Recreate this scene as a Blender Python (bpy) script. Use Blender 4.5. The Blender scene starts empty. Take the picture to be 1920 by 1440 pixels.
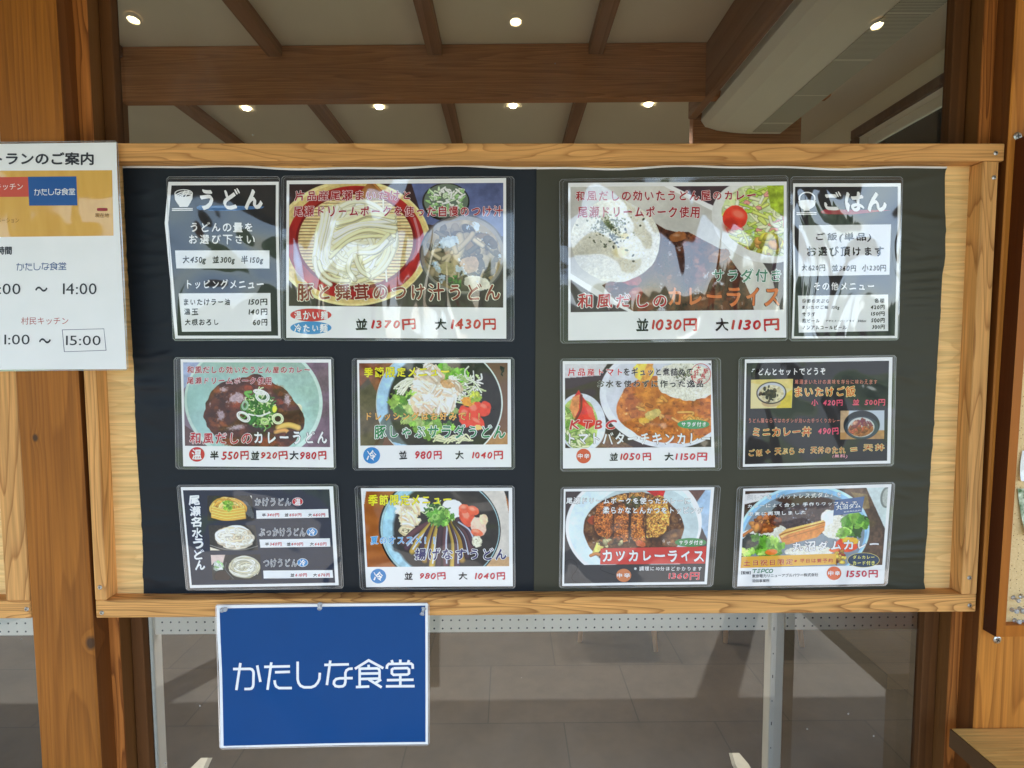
import bpy, math, random
import numpy as np
from mathutils import Matrix, Vector

# ------------------------------------------------------------------ camera, world, sun, exposure
SC = bpy.context.scene
COL = SC.collection
F, CY, CZ = 1040.0, -1.04, 1.48            # focal length in photo pixels, camera position
CAM_M = (Matrix.Rotation(-math.radians(.5), 3, 'Z') @ Matrix.Rotation(math.radians(90 - 3.6), 3, 'X')
         @ Matrix.Rotation(math.radians(-.16), 3, 'Z'))
cd = bpy.data.cameras.new('camera'); co = bpy.data.objects.new('camera', cd); COL.objects.link(co)
cd.sensor_width = 36; cd.lens = F / 1920 * 36; cd.clip_start = .02; cd.clip_end = 500
co.matrix_world = Matrix.Translation((0, CY, CZ)) @ CAM_M.to_4x4()
SC.camera = co
W = bpy.data.worlds.new('World'); SC.world = W; W.use_nodes = True
SUN_EL, SUN_AZ = math.radians(58), math.radians(150)
nt = W.node_tree; sky = nt.nodes.new('ShaderNodeTexSky'); sky.sky_type = 'NISHITA'; sky.sun_disc = False
sky.sun_elevation = SUN_EL; sky.sun_rotation = SUN_AZ; sky.dust_density = 1.2; sky.air_density = 1.0
bg = nt.nodes['Background']; bg.inputs[1].default_value = .15
nt.links.new(sky.outputs[0], bg.inputs[0])
sd = bpy.data.lights.new('sun', 'SUN'); sd.energy = 3.6; sd.angle = math.radians(.5); sd.color = (1, .97, .93)
so = bpy.data.objects.new('sun', sd); COL.objects.link(so)
sdir = Vector((math.sin(SUN_AZ) * math.cos(SUN_EL), math.cos(SUN_AZ) * math.cos(SUN_EL), math.sin(SUN_EL)))
so.rotation_euler = sdir.to_track_quat('Z', 'Y').to_euler(); so.location = (3, -6, 9)
SC.view_settings.view_transform = 'Standard'; SC.view_settings.look = 'None'
SC.view_settings.exposure = 1.98; SC.view_settings.gamma = 1
SC.render.engine = 'CYCLES'; SC.cycles.use_denoising = True
SC.cycles.max_bounces = 8; SC.cycles.transparent_max_bounces = 16; SC.cycles.sample_clamp_indirect = 4

# ------------------------------------------------------------------ helpers
MN = np.array(CAM_M)
def at(px, py, y):
    """the point of the plane at depth y that the photograph shows at pixel px, py"""
    px = np.asarray(px, float); py = np.asarray(py, float)
    d = np.stack([(px - 960) / F, -(py - 720) / F, -np.ones_like(px)], -1) @ MN.T
    t = (y - CY) / d[..., 1]
    return np.array([0, CY, CZ]) + d * t[..., None]
def atz(px, py, z):
    """the point of the level plane z seen at pixel px, py"""
    d = MN @ np.array([(px - 960) / F, -(py - 720) / F, -1.0])
    return np.array([0, CY, CZ]) + d * ((z - CZ) / d[2])
def lin(c):
    c = np.asarray(c, float) / 255
    return np.where(c <= .04045, c / 12.92, ((c + .055) / 1.055) ** 2.4)
class MB:
    """collects shapes in world space and links them as ONE mesh object"""
    def __init__(s): s.v = []; s.f = []; s.m = []; s.n = 0; s.mats = []
    def mi(s, mat):
        if mat not in s.mats: s.mats.append(mat)
        return s.mats.index(mat)
    def add(s, V, Fs, mat):
        k = s.mi(mat); V = np.asarray(V, float).reshape(-1, 3); s.v.append(V)
        for f in Fs: s.f.append([int(i) + s.n for i in f]); s.m.append(k)
        s.n += len(V); return s
    def box(s, x0, x1, y0, y1, z0, z1, mat, bev=0.0):
        if bev <= 0:
            V = [(x, y, z) for x in (x0, x1) for y in (y0, y1) for z in (z0, z1)]
            return s.add(V, [(0, 1, 3, 2), (4, 6, 7, 5), (0, 4, 5, 1), (2, 3, 7, 6), (0, 2, 6, 4), (1, 5, 7, 3)], mat)
        b = bev; C = np.array([(x0 + x1) / 2, (y0 + y1) / 2, (z0 + z1) / 2]); h = np.array([x1 - x0, y1 - y0, z1 - z0]) / 2
        V = []; idx = {}
        for sx in (-1, 1):
            for sy in (-1, 1):
                for sz in (-1, 1):
                    for ax in range(3):
                        p = h - b; p[ax] = h[ax]
                        idx[(sx, sy, sz, ax)] = len(V); V.append(C + p * np.array([sx, sy, sz]))
        Fc = []; S = [(-1, -1), (1, -1), (1, 1), (-1, 1)]
        def key(ax, s, a, c):
            q = [0, 0, 0]; q[ax] = s; o = [i for i in range(3) if i != ax]; q[o[0]] = a; q[o[1]] = c; return tuple(q)
        for ax in range(3):
            for sg in (-1, 1):
                Fc.append([idx[key(ax, sg, a, c) + (ax,)] for a, c in S])
        for ax in range(3):      # edges along ax
            o = [i for i in range(3) if i != ax]
            for a, c in S:
                q0 = [0, 0, 0]; q0[o[0]] = a; q0[o[1]] = c; q1 = q0[:]; q0[ax] = -1; q1[ax] = 1
                Fc.append([idx[tuple(q0) + (o[0],)], idx[tuple(q1) + (o[0],)], idx[tuple(q1) + (o[1],)], idx[tuple(q0) + (o[1],)]])
        for sx in (-1, 1):
            for sy in (-1, 1):
                for sz in (-1, 1): Fc.append([idx[(sx, sy, sz, a)] for a in range(3)])
        return s.add(V, Fc, mat)
    def prism(s, P0, P1, mat):
        """two matching outlines joined into a closed solid"""
        n = len(P0); V = list(P0) + list(P1)
        Fs = [list(range(n))[::-1], list(range(n, 2 * n))] + [(i, (i + 1) % n, n + (i + 1) % n, n + i) for i in range(n)]
        return s.add(V, Fs, mat)
    def tube(s, pts, r, mat, n=10):
        pts = [np.array(p, float) for p in pts]; rs = r if hasattr(r, '__len__') else [r] * len(pts); V = []; Fs = []
        for i, p in enumerate(pts):
            d = pts[min(i + 1, len(pts) - 1)] - pts[max(i - 1, 0)]; d /= np.linalg.norm(d) + 1e-12
            u = np.cross(d, [0, 0, 1.0] if abs(d[2]) < .9 else [1.0, 0, 0]); u /= np.linalg.norm(u); w = np.cross(d, u)
            for k in range(n):
                a = 2 * math.pi * k / n; V.append(p + rs[i] * (u * math.cos(a) + w * math.sin(a)))
        for i in range(len(pts) - 1):
            for k in range(n): Fs.append((i * n + k, i * n + (k + 1) % n, (i + 1) * n + (k + 1) % n, (i + 1) * n + k))
        Fs.append(list(range(n))[::-1]); Fs.append([(len(pts) - 1) * n + k for k in range(n)])
        return s.add(V, Fs, mat)
    def build(s, name, parent=None, smooth=False, **props):
        V = np.concatenate(s.v)
        if parent is not None: V = V - np.array(ABS(parent))
        me = bpy.data.meshes.new(name); me.from_pydata(V.tolist(), [], s.f)
        for m in s.mats: me.materials.append(m)
        if len(s.mats) > 1: me.polygons.foreach_set('material_index', s.m)
        if smooth: me.polygons.foreach_set('use_smooth', [True] * len(me.polygons))
        me.update()
        o = bpy.data.objects.new(name, me); COL.objects.link(o)
        if parent is not None: o.parent = parent
        else:
            c = V.mean(0); c[2] = V[:, 2].min() if props.get('kind') is None else c[2]
            o.location = c; me.transform(Matrix.Translation(-Vector(c)))
        for k, v in props.items(): o[k] = v
        return o
def ABS(o):
    p = Vector((0, 0, 0))
    while o is not None: p = p + o.location; o = o.parent
    return p
def thing(name, loc, label, cat, group=None):
    o = bpy.data.objects.new(name, None); COL.objects.link(o); o.location = [float(v) for v in loc]; o.empty_display_size = .05
    o['label'] = label; o['category'] = cat
    if group: o['group'] = group
    return o
def T_(label, cat, group=None):
    d = dict(label=label, category=cat)
    if group: d['group'] = group
    return d
def copy_thing(root, loc, label):
    r = root.copy(); COL.objects.link(r); r.location = loc; r['label'] = label
    for ch in list(root.children):
        c = ch.copy(); COL.objects.link(c); c.parent = r
        for g in list(ch.children):
            e = g.copy(); COL.objects.link(e); e.parent = c
    return r

# ------------------------------------------------------------------ materials
MATS = {}
def newmat(name):
    m = bpy.data.materials.new(name); m.use_nodes = True
    return m, m.node_tree, m.node_tree.nodes['Principled BSDF']
def N(nt, t, ins=None, **attr):
    n = nt.nodes.new(t)
    for k, v in attr.items(): setattr(n, k, v)
    for k, v in (ins or {}).items():
        if isinstance(v, bpy.types.NodeSocket): nt.links.new(v, n.inputs[k])
        else: n.inputs[k].default_value = v
    return n
def M_(nt, op, a, b=0.0, c=None, clamp=False):
    n = nt.nodes.new('ShaderNodeMath'); n.operation = op; n.use_clamp = clamp
    for i, v in enumerate((a, b, c)):
        if v is None: continue
        if isinstance(v, bpy.types.NodeSocket): nt.links.new(v, n.inputs[i])
        else: n.inputs[i].default_value = v
    return n.outputs[0]
def mixc(nt, f, a, b, mode='MIX'):
    n = nt.nodes.new('ShaderNodeMix'); n.data_type = 'RGBA'; n.blend_type = mode
    for i, v in ((0, f), (6, a), (7, b)):
        if isinstance(v, bpy.types.NodeSocket): nt.links.new(v, n.inputs[i])
        else: n.inputs[i].default_value = v if i == 0 else (*v, 1)
    return n.outputs[2]
def rgb(c): return tuple(float(v) for v in lin(c))
def flat(name, c, rough=.5, metal=0, noise=.06, nscale=30, bump=0.0, coat=0):
    if name in MATS: return MATS[name]
    m, nt, b = newmat(name); g = nt.nodes.new('ShaderNodeNewGeometry')
    n = N(nt, 'ShaderNodeTexNoise', {'Vector': g.outputs['Position'], 'Scale': nscale, 'Detail': 4})
    c = np.array(rgb(c)); col = mixc(nt, n.outputs[0], c * (1 - noise * 2), np.minimum(c * (1 + noise * 2), 1))
    nt.links.new(col, b.inputs['Base Color']); b.inputs['Roughness'].default_value = rough; b.inputs['Metallic'].default_value = metal
    b.inputs['Coat Weight'].default_value = coat
    if bump:
        bn = N(nt, 'ShaderNodeBump', {'Height': n.outputs[0], 'Strength': bump, 'Distance': .002}); nt.links.new(bn.outputs[0], b.inputs['Normal'])
    MATS[name] = m; return m
def wood(name, axis, light, dark, freq=9.0, rings=7.0, stretch=.07, sharp=2.2, tone=.18, fib=.12, rough=.5, knots=(), mix=.85, bump=.25, saw=False, seam=0.0):
    """softwood: growth rings are the contour lines of a noise stretched along the grain"""
    m, nt, b = newmat(name); g = nt.nodes.new('ShaderNodeNewGeometry'); oi = nt.nodes.new('ShaderNodeObjectInfo')
    off = N(nt, 'ShaderNodeVectorMath', {0: oi.outputs['Random'], 1: (7.1, 3.7, 5.3)}, operation='MULTIPLY')
    pos = N(nt, 'ShaderNodeVectorMath', {0: g.outputs['Position'], 1: off.outputs[0]}, operation='ADD').outputs[0]
    sc = [1.0, 1.0, 1.0]; sc['xyz'.index(axis)] = stretch
    v = N(nt, 'ShaderNodeVectorMath', {0: pos, 1: tuple(sc)}, operation='MULTIPLY').outputs[0]
    n1 = N(nt, 'ShaderNodeTexNoise', {'Vector': v, 'Scale': freq, 'Detail': 2.5, 'Roughness': .32, 'Distortion': .25}).outputs[0]
    val = M_(nt, 'MULTIPLY', n1, rings * 6.2832)
    kd = None
    for kx, kz, kr in knots:
        d = N(nt, 'ShaderNodeVectorMath', {0: g.outputs['Position'], 1: (kx, 0, kz)}, operation='SUBTRACT').outputs[0]
        d = N(nt, 'ShaderNodeVectorMath', {0: d, 1: (1 / kr, 0, .7 / kr)}, operation='MULTIPLY').outputs[0]
        d = N(nt, 'ShaderNodeVectorMath', {0: d}, operation='LENGTH').outputs['Value']
        e = M_(nt, 'EXPONENT', M_(nt, 'MULTIPLY', d, -.55)); val = M_(nt, 'ADD', val, M_(nt, 'MULTIPLY', e, 9.0))
        kk = M_(nt, 'SUBTRACT', 1.25, d, clamp=True); kd = kk if kd is None else M_(nt, 'MAXIMUM', kd, kk)
    if saw:                                   # latewood: darkens slowly, then ends in a hard line
        t = M_(nt, 'FRACT', M_(nt, 'DIVIDE', val, 6.2832))
        fall = M_(nt, 'MULTIPLY', M_(nt, 'SUBTRACT', 1.0, t), 14.0, clamp=True)
        r = M_(nt, 'MULTIPLY', M_(nt, 'POWER', t, sharp), fall)
    else: r = M_(nt, 'POWER', M_(nt, 'MULTIPLY_ADD', M_(nt, 'SINE', val), .5, .5), sharp)
    sf = [210.0, 210.0, 210.0]; sf['xyz'.index(axis)] = 6.0
    vf = N(nt, 'ShaderNodeVectorMath', {0: pos, 1: tuple(sf)}, operation='MULTIPLY').outputs[0]
    n2 = N(nt, 'ShaderNodeTexNoise', {'Vector': vf, 'Scale': 1.0, 'Detail': 3}).outputs[0]
    st = [5.0, 5.0, 5.0]; st['xyz'.index(axis)] = .9
    vt = N(nt, 'ShaderNodeVectorMath', {0: pos, 1: tuple(st)}, operation='MULTIPLY').outputs[0]
    n3 = N(nt, 'ShaderNodeTexNoise', {'Vector': vt, 'Scale': 1.0, 'Detail': 2}).outputs[0]
    col = mixc(nt, M_(nt, 'MULTIPLY', r, mix), rgb(light), rgb(dark))
    k = M_(nt, 'MULTIPLY_ADD', M_(nt, 'SUBTRACT', n3, .5), tone * 4, 1.0)
    k = M_(nt, 'MULTIPLY', k, M_(nt, 'MULTIPLY_ADD', M_(nt, 'SUBTRACT', n2, .5), fib * 4, 1.0))
    vm = N(nt, 'ShaderNodeVectorMath', {0: col, 'Scale': k}, operation='SCALE').outputs[0]
    if kd is not None: vm = mixc(nt, M_(nt, 'MULTIPLY', kd, 1.6, clamp=True), vm, (.075, .034, .014))
    if seam:
        sx = N(nt, 'ShaderNodeSeparateXYZ', {0: g.outputs['Position']}).outputs[2]
        q = M_(nt, 'LESS_THAN', M_(nt, 'FRACT', M_(nt, 'DIVIDE', M_(nt, 'ADD', sx, .07), seam)), .0045)
        vm = mixc(nt, M_(nt, 'MULTIPLY', q, .4), vm, rgb((150, 108, 64)))
    b.inputs['Specular IOR Level'].default_value = .22
    nt.links.new(vm, b.inputs['Base Color'])
    nt.links.new(M_(nt, 'MULTIPLY_ADD', r, .12, rough), b.inputs['Roughness'])
    bh = M_(nt, 'ADD', M_(nt, 'MULTIPLY', r, .6), n2)
    bn = N(nt, 'ShaderNodeBump', {'Height': bh, 'Strength': bump, 'Distance': .0012}); nt.links.new(bn.outputs[0], b.inputs['Normal'])
    return m
COAT = [1.0, .04, 1.62, (1, 1, 1)]
def film_normal(nt, strength=.9, k=(1, 1, 1)):
    """slow ripples of a loosely laminated sheet, the same over every layer of a card"""
    g = nt.nodes.new('ShaderNodeNewGeometry')
    v = N(nt, 'ShaderNodeVectorMath', {0: g.outputs['Position'], 1: k}, operation='MULTIPLY').outputs[0]
    n = N(nt, 'ShaderNodeTexNoise', {'Vector': v, 'Scale': 5.5, 'Detail': 1.6, 'Roughness': .35, 'Distortion': .5})
    return N(nt, 'ShaderNodeBump', {'Height': n.outputs[0], 'Strength': strength, 'Distance': .018}).outputs[0]
def printed(c):
    """ink or paper under laminating film"""
    key = ('print', COAT[0], COAT[2]) + tuple(int(v) for v in c)
    if key in MATS: return MATS[key]
    m, nt, b = newmat('print_ink'); c = np.minimum(np.array(rgb(c)) * 1.04, .86)
    g = nt.nodes.new('ShaderNodeNewGeometry')
    n = N(nt, 'ShaderNodeTexNoise', {'Vector': g.outputs['Position'], 'Scale': 14, 'Detail': 3})
    nt.links.new(mixc(nt, n.outputs[0], c * .94, np.minimum(c * 1.06, .88)), b.inputs['Base Color'])
    b.inputs['Roughness'].default_value = .6; b.inputs['Specular IOR Level'].default_value = .2
    b.inputs['Coat Weight'].default_value = COAT[0]; b.inputs['Coat Roughness'].default_value = COAT[1]; b.inputs['Coat IOR'].default_value = COAT[2]
    nt.links.new(film_normal(nt, k=COAT[3]), b.inputs['Coat Normal'])
    MATS[key] = m; return m
def photo_mat():
    if ('photo', COAT[2]) in MATS: return MATS[('photo', COAT[2])]
    m, nt, b = newmat('food_print'); a = N(nt, 'ShaderNodeVertexColor', layer_name='Col')
    nt.links.new(a.outputs[0], b.inputs['Base Color'])
    b.inputs['Roughness'].default_value = .6; b.inputs['Specular IOR Level'].default_value = .2
    b.inputs['Coat Weight'].default_value = COAT[0]; b.inputs['Coat Roughness'].default_value = COAT[1]; b.inputs['Coat IOR'].default_value = COAT[2]
    nt.links.new(film_normal(nt, k=COAT[3]), b.inputs['Coat Normal'])
    MATS[('photo', COAT[2])] = m; return m
def see_through(name, tint, fac, rough, bump=False, base=None, dust=False):
    """thin clear sheet: mostly passes light, mirrors some"""
    if name in MATS: return MATS[name]
    m, nt, b = newmat(name); nt.nodes.remove(b); out = nt.nodes['Material Output']
    tr = N(nt, 'ShaderNodeBsdfTransparent', {0: (*tint, 1)}); gl = N(nt, 'ShaderNodeBsdfGlossy', {'Roughness': rough})
    fr = N(nt, 'ShaderNodeFresnel', {'IOR': 1.5})
    f = M_(nt, 'MULTIPLY_ADD', fr.outputs[0], fac, 0.0, clamp=True)
    mx = N(nt, 'ShaderNodeMixShader', {0: f, 1: tr.outputs[0], 2: gl.outputs[0]})
    if bump: nt.links.new(film_normal(nt), gl.inputs['Normal'])
    last = mx.outputs[0]
    if base is not None:
        df = N(nt, 'ShaderNodeBsdfDiffuse', {0: (*base[:3], 1)})
        last = N(nt, 'ShaderNodeMixShader', {0: base[3], 1: last, 2: df.outputs[0]}).outputs[0]
    if dust:                                  # specks and faint wiped smears on the outside of the pane
        g = nt.nodes.new('ShaderNodeNewGeometry'); vo = N(nt, 'ShaderNodeTexVoronoi', {'Vector': g.outputs['Position'], 'Scale': 26})
        ns = N(nt, 'ShaderNodeTexNoise', {'Vector': g.outputs['Position'], 'Scale': 5, 'Detail': 5, 'Distortion': 1.5})
        sp = M_(nt, 'MULTIPLY', M_(nt, 'LESS_THAN', vo.outputs['Distance'], .045), M_(nt, 'GREATER_THAN', ns.outputs[0], .52))
        f = M_(nt, 'ADD', M_(nt, 'MULTIPLY', sp, .45), M_(nt, 'MULTIPLY', M_(nt, 'POWER', ns.outputs[0], 3.0), .09))
        df = N(nt, 'ShaderNodeBsdfDiffuse', {0: (.6, .6, .58, 1)}); last = N(nt, 'ShaderNodeMixShader', {0: f, 1: last, 2: df.outputs[0]}).outputs[0]
    nt.links.new(last, out.inputs[0]); MATS[name] = m; return m
def lamp_mat(name, c, e):
    if name in MATS: return MATS[name]
    m, nt, b = newmat(name); b.inputs['Emission Color'].default_value = (*c, 1); b.inputs['Emission Strength'].default_value = e
    b.inputs['Base Color'].default_value = (.8, .8, .8, 1); MATS[name] = m; return m
# ------------------------------------------------------------------ wood and plain materials
KN = lambda px, py, r: (float(at(px, py, -.04)[0]), float(at(px, py, -.04)[2]), r)
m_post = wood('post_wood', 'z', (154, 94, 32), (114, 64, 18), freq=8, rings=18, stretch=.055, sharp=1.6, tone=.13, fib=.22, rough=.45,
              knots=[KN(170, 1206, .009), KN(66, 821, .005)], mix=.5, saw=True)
m_side = wood('side_wood', 'z', (112, 64, 24), (78, 42, 14), freq=7, rings=14, stretch=.05, sharp=1.6, tone=.12, rough=.5, knots=[KN(190, 1206, .010)], mix=.5, saw=True)  # post wood darkened for shaded side faces; porch timbers share it
m_strip = wood('strip_wood', 'z', (184, 114, 54), (98, 48, 16), freq=24, rings=12, stretch=.08, sharp=1.8, tone=.10, fib=.2, rough=.5, saw=True, mix=.9)
m_strip_shade = wood('strip_shade_wood', 'z', (112, 72, 34), (84, 50, 20), freq=9, rings=6, stretch=.04, sharp=1.5, tone=.12, rough=.6, mix=.6, saw=True)  # dark wood standing for the shaded side of the cover strips
m_sash = wood('dark_sash_wood', 'z', (94, 58, 26), (68, 40, 16), freq=9, rings=6, stretch=.04, sharp=1.5, tone=.12, rough=.6, mix=.6, saw=True)
m_rail = wood('fir_rail_wood', 'x', (214, 158, 94), (142, 82, 36), freq=17, rings=19, stretch=.16, sharp=5, tone=.15, fib=.24, rough=.6, mix=.8, saw=True)
m_rail2 = wood('fir_lower_rail_wood', 'x', (214, 158, 92), (118, 64, 26), freq=20, rings=26, stretch=.09, sharp=4, tone=.15, fib=.24, rough=.6, mix=.9, saw=True)
m_stile = wood('fir_stile_wood', 'z', (214, 158, 94), (134, 76, 32), freq=17, rings=13, stretch=.10, sharp=5, tone=.15, fib=.24, rough=.6, mix=.85, saw=True)
m_ply = wood('birch_ply', 'x', (236, 196, 132), (206, 158, 94), freq=18, rings=17, stretch=.13, sharp=2.4, tone=.10, fib=.22, rough=.6, mix=.55, bump=.15, saw=True, seam=.157)
m_panel = wood('wall_ply', 'z', (196, 126, 52), (142, 80, 24), freq=9, rings=18, stretch=.08, sharp=2.6, tone=.10, fib=.2, rough=.5, mix=.75, saw=True)
m_beam = wood('beam_wood', 'x', (180, 122, 80), (130, 84, 52), freq=12, rings=16, stretch=.03, sharp=1.6, tone=.14, fib=.22, rough=.6, mix=.7, saw=True)
m_raft = wood('rafter_wood', 'y', (146, 106, 80), (110, 76, 56), freq=8, rings=6, stretch=.04, sharp=1.6, tone=.12, rough=.6, mix=.6, saw=True)
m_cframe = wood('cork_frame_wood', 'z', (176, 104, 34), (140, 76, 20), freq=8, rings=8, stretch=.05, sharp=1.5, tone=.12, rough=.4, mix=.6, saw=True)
m_cside = wood('cork_frame_side', 'z', (84, 40, 14), (52, 22, 8), freq=8, rings=4, stretch=.05, sharp=1.5, tone=.14, rough=.4, mix=.6)  # frame wood darkened in the colour for its side face
m_bench = wood('desk_top_wood', 'x', (232, 186, 108), (208, 158, 88), freq=60, rings=4, stretch=.12, sharp=1.5, tone=.10, fib=.2, rough=.28, mix=.5, saw=True)
m_chair = wood('chair_wood', 'z', (206, 166, 122), (168, 124, 84), freq=9, rings=4, stretch=.06, sharp=1.5, tone=.1, rough=.5, mix=.6)
m_ceil = flat('ceiling_paint', (224, 216, 198), .9, noise=.02, nscale=3)
m_wall = flat('inner_wall_paint', (244, 240, 222), .9, noise=.02, nscale=3)
m_duct = flat('duct_enamel', (244, 244, 234), .5, noise=.015, nscale=6)
m_dark = flat('dark_gap', (22, 20, 18), .7)
m_metal = flat('screw_metal', (200, 198, 192), .3, metal=1)
m_slot = flat('screw_slot', (70, 68, 64), .5)
m_white_metal = flat('white_steel', (244, 241, 228), .4, noise=.03, nscale=25)
m_lamp = lamp_mat('lamp_glow', (1, .86, .6), 14)
m_lamp_p = lamp_mat('porch_lamp_glow', (1, .80, .42), 16)
m_glass = see_through('window_glass', (.91, .905, .88), 1.7, .0, dust=True)
m_clear = see_through('clear_plastic', (.93, .94, .94), 2.5, .08, base=(.8, .82, .84, .35))

def slab_mat():
    m, nt, b = newmat('stone_tile'); g = nt.nodes.new('ShaderNodeNewGeometry')
    v = N(nt, 'ShaderNodeVectorMath', {0: g.outputs['Position'], 1: (.08, .13, 0)}, operation='ADD').outputs[0]
    br = N(nt, 'ShaderNodeTexBrick', {'Vector': v, 'Scale': 1.0, 'Mortar Size': .003, 'Mortar Smooth': .3, 'Brick Width': .6, 'Row Height': .4,
           'Color1': (*rgb((58, 50, 41)), 1), 'Color2': (*rgb((51, 44, 36)), 1), 'Mortar': (*rgb((20, 17, 14)), 1)}, offset=.5)
    n = N(nt, 'ShaderNodeTexNoise', {'Vector': v, 'Scale': 7, 'Detail': 9, 'Roughness': .72})
    k = M_(nt, 'MULTIPLY_ADD', M_(nt, 'SUBTRACT', n.outputs[0], .5), 1.9, 1.0)
    c = N(nt, 'ShaderNodeVectorMath', {0: br.outputs[0], 'Scale': k}, operation='SCALE').outputs[0]
    nt.links.new(c, b.inputs['Base Color']); b.inputs['Roughness'].default_value = .42
    bn = N(nt, 'ShaderNodeBump', {'Height': n.outputs[0], 'Strength': .15, 'Distance': .003}); nt.links.new(bn.outputs[0], b.inputs['Normal'])
    return m
m_tile = slab_mat()
def pegboard_mat():
    m, nt, b = newmat('perforated_panel'); g = nt.nodes.new('ShaderNodeNewGeometry'); sx = N(nt, 'ShaderNodeSeparateXYZ', {0: g.outputs['Position']})
    PX = .0257
    fx = M_(nt, 'SUBTRACT', M_(nt, 'FRACT', M_(nt, 'DIVIDE', M_(nt, 'ADD', sx.outputs[0], 10 * PX + .006), PX)), .5)
    fz = M_(nt, 'SUBTRACT', M_(nt, 'FRACT', M_(nt, 'DIVIDE', M_(nt, 'SUBTRACT', sx.outputs[2], PEG_Z - .0005), PX)), .5)
    r = M_(nt, 'SQRT', M_(nt, 'ADD', M_(nt, 'MULTIPLY', fx, fx), M_(nt, 'MULTIPLY', fz, fz)))
    hole = M_(nt, 'LESS_THAN', r, .11)
    nt.links.new(mixc(nt, hole, rgb((244, 240, 226)), rgb((24, 24, 24))), b.inputs['Base Color']); b.inputs['Roughness'].default_value = .5
    return m
PEG_Y = .60
PEG_Z = float(at(960, 1185, PEG_Y)[2])
m_peg = pegboard_mat()

# ------------------------------------------------------------------ ground, room shell and porch
def plane(name, x0, x1, y0, y1, z, mat, **k):
    return MB().add([(x0, y0, z), (x1, y0, z), (x1, y1, z), (x0, y1, z)], [(0, 1, 2, 3)], mat).build(name, None, kind='structure', **k)
CEIL = 2.98; XL, XR, YB = -2.0, 2.2, 6.2
plane('ground', -120, 120, -140, 8, -.04, flat('outdoor_grass', (86, 98, 56), .9, noise=.25, nscale=.7, bump=.4))
plane('porch_floor', -4, 4, -3.2, .05, -.002, flat('porch_concrete', (150, 146, 138), .8, noise=.08, nscale=4, bump=.2))
plane('pavement', -60, 60, -5.2, -3.2, -.004, flat('paving', (80, 80, 77), .85, noise=.06, nscale=3))
plane('road', -120, 120, -24, -9, -.03, flat('asphalt', (92, 92, 92), .9, noise=.1, nscale=6))
plane('floor', -3.7, XR + .1, .05, YB + .1, 0, m_tile)
MB().box(-3.7, XR + .2, .04, YB, CEIL, CEIL + .06, m_ceil).build('ceiling', None, kind='structure')
MB().box(-3.66, -3.6, .05, YB, 0, CEIL, m_wall).build('wall_left', None, kind='structure')
MB().box(-3.6, XR, YB, YB + .06, 0, CEIL, m_wall).build('wall_back', None, kind='structure')
WX0, WX1, WZ0, WZ1 = .55, 2.48, 1.0, 2.79          # window opening in the right wall (along y) 
(MB().box(XR, XR + .12, .05, WX0, 0, CEIL, m_wall).box(XR, XR + .12, WX1, YB, 0, CEIL, m_wall)
 .box(XR, XR + .12, WX0, WX1, 0, WZ0, m_wall).box(XR, XR + .12, WX0, WX1, WZ1, CEIL, m_wall)).build('wall_right', None, kind='structure')
# far wooded slope out of view, added and shaped for the reflections
hv = []; hf = []; random.seed(3)
for i in range(61):
    for j in range(7):
        x = -90 + 3 * i; h = 6.5 + 2.6 * math.sin(i * .83) + 2.8 * math.sin(i * 1.7 + 1) + random.uniform(-1, 1)
        hv.append((x, -34 - j * 4 + random.uniform(-1.4, 1.4), -.5 + h * (j / 6) ** .8 + random.uniform(-.5, .5)))
for i in range(60):
    for j in range(6): a = i * 7 + j; hf.append((a, a + 1, a + 8, a + 7))
MB().add(hv, hf, flat('wooded_slope', (70, 92, 46), .9, noise=.35, nscale=.6, bump=.8)).build('unseen_hill', None, kind='structure')

# sloping porch roof above the viewer: eave falls away from the building
RS = math.tan(math.radians(12)); RZ0 = 2.98
def roof_z(y): return RZ0 + RS * (y - .03)
rf = thing('porch_roof', (0, .03, RZ0), 'sloping timber porch roof over the menu board', 'porch roof')
m_soffit = wood('soffit_wood', 'y', (150, 122, 92), (116, 90, 62), freq=6, rings=4, stretch=.06, sharp=1.3, rough=.6, mix=.6)
yo = -2.4
MB().prism([(-4, .03, RZ0), (4, .03, RZ0), (4, .03, RZ0 + .1), (-4, .03, RZ0 + .1)],
           [(-4, yo, roof_z(yo)), (4, yo, roof_z(yo)), (4, yo, roof_z(yo) + .1), (-4, yo, roof_z(yo) + .1)], m_soffit).build('roof_deck', rf)
for x in (-2.6, -.9, 1.5, 3.1): MB().box(x, x + .12, -2.36, -2.24, 0, roof_z(-2.3), m_side, .005).build('added_post', rf)  # unseen posts, added as dark verticals in the card reflections
MB().box(-4, 4, -2.37, -2.25, roof_z(-2.3) - .2, roof_z(-2.3) - .001, m_side, .005).build('eave_beam', rf)

# ------------------------------------------------------------------ interior timber
bm0 = at(960, 110, 1.82)[2]; bz = float(at(960, 190, 1.82)[2])
cb = MB().box(-1.9275, 1.6, 1.82, 1.88, bz, CEIL - .001, m_beam, .004)
for vv in cb.v: vv[:, 1] -= .018 * (vv[:, 0] + 1.95)
cb = cb.build('cross_beam', None, **T_('wide glued timber beam crossing the room under the ceiling', 'beam'))
RB = CEIL - .058
XA, XB = float(atz(790, 0, RB)[0]), float(atz(1148, 0, RB)[0]); SP = XB - XA
n_r = {-2: 'ceiling rafter nearest the left room wall', -1: 'ceiling rafter crossing the beam left of the blue sign pins', }
raft = [(XA - 2 * SP, 'timber ceiling rafter closest to the tall inner post at left'), (XA - SP, 'timber ceiling rafter above the white notice side, second from the inner post'),
        (XA, 'timber ceiling rafter just left of the middle round downlight'), (XB, 'timber ceiling rafter just right of the middle round downlight')]
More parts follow.
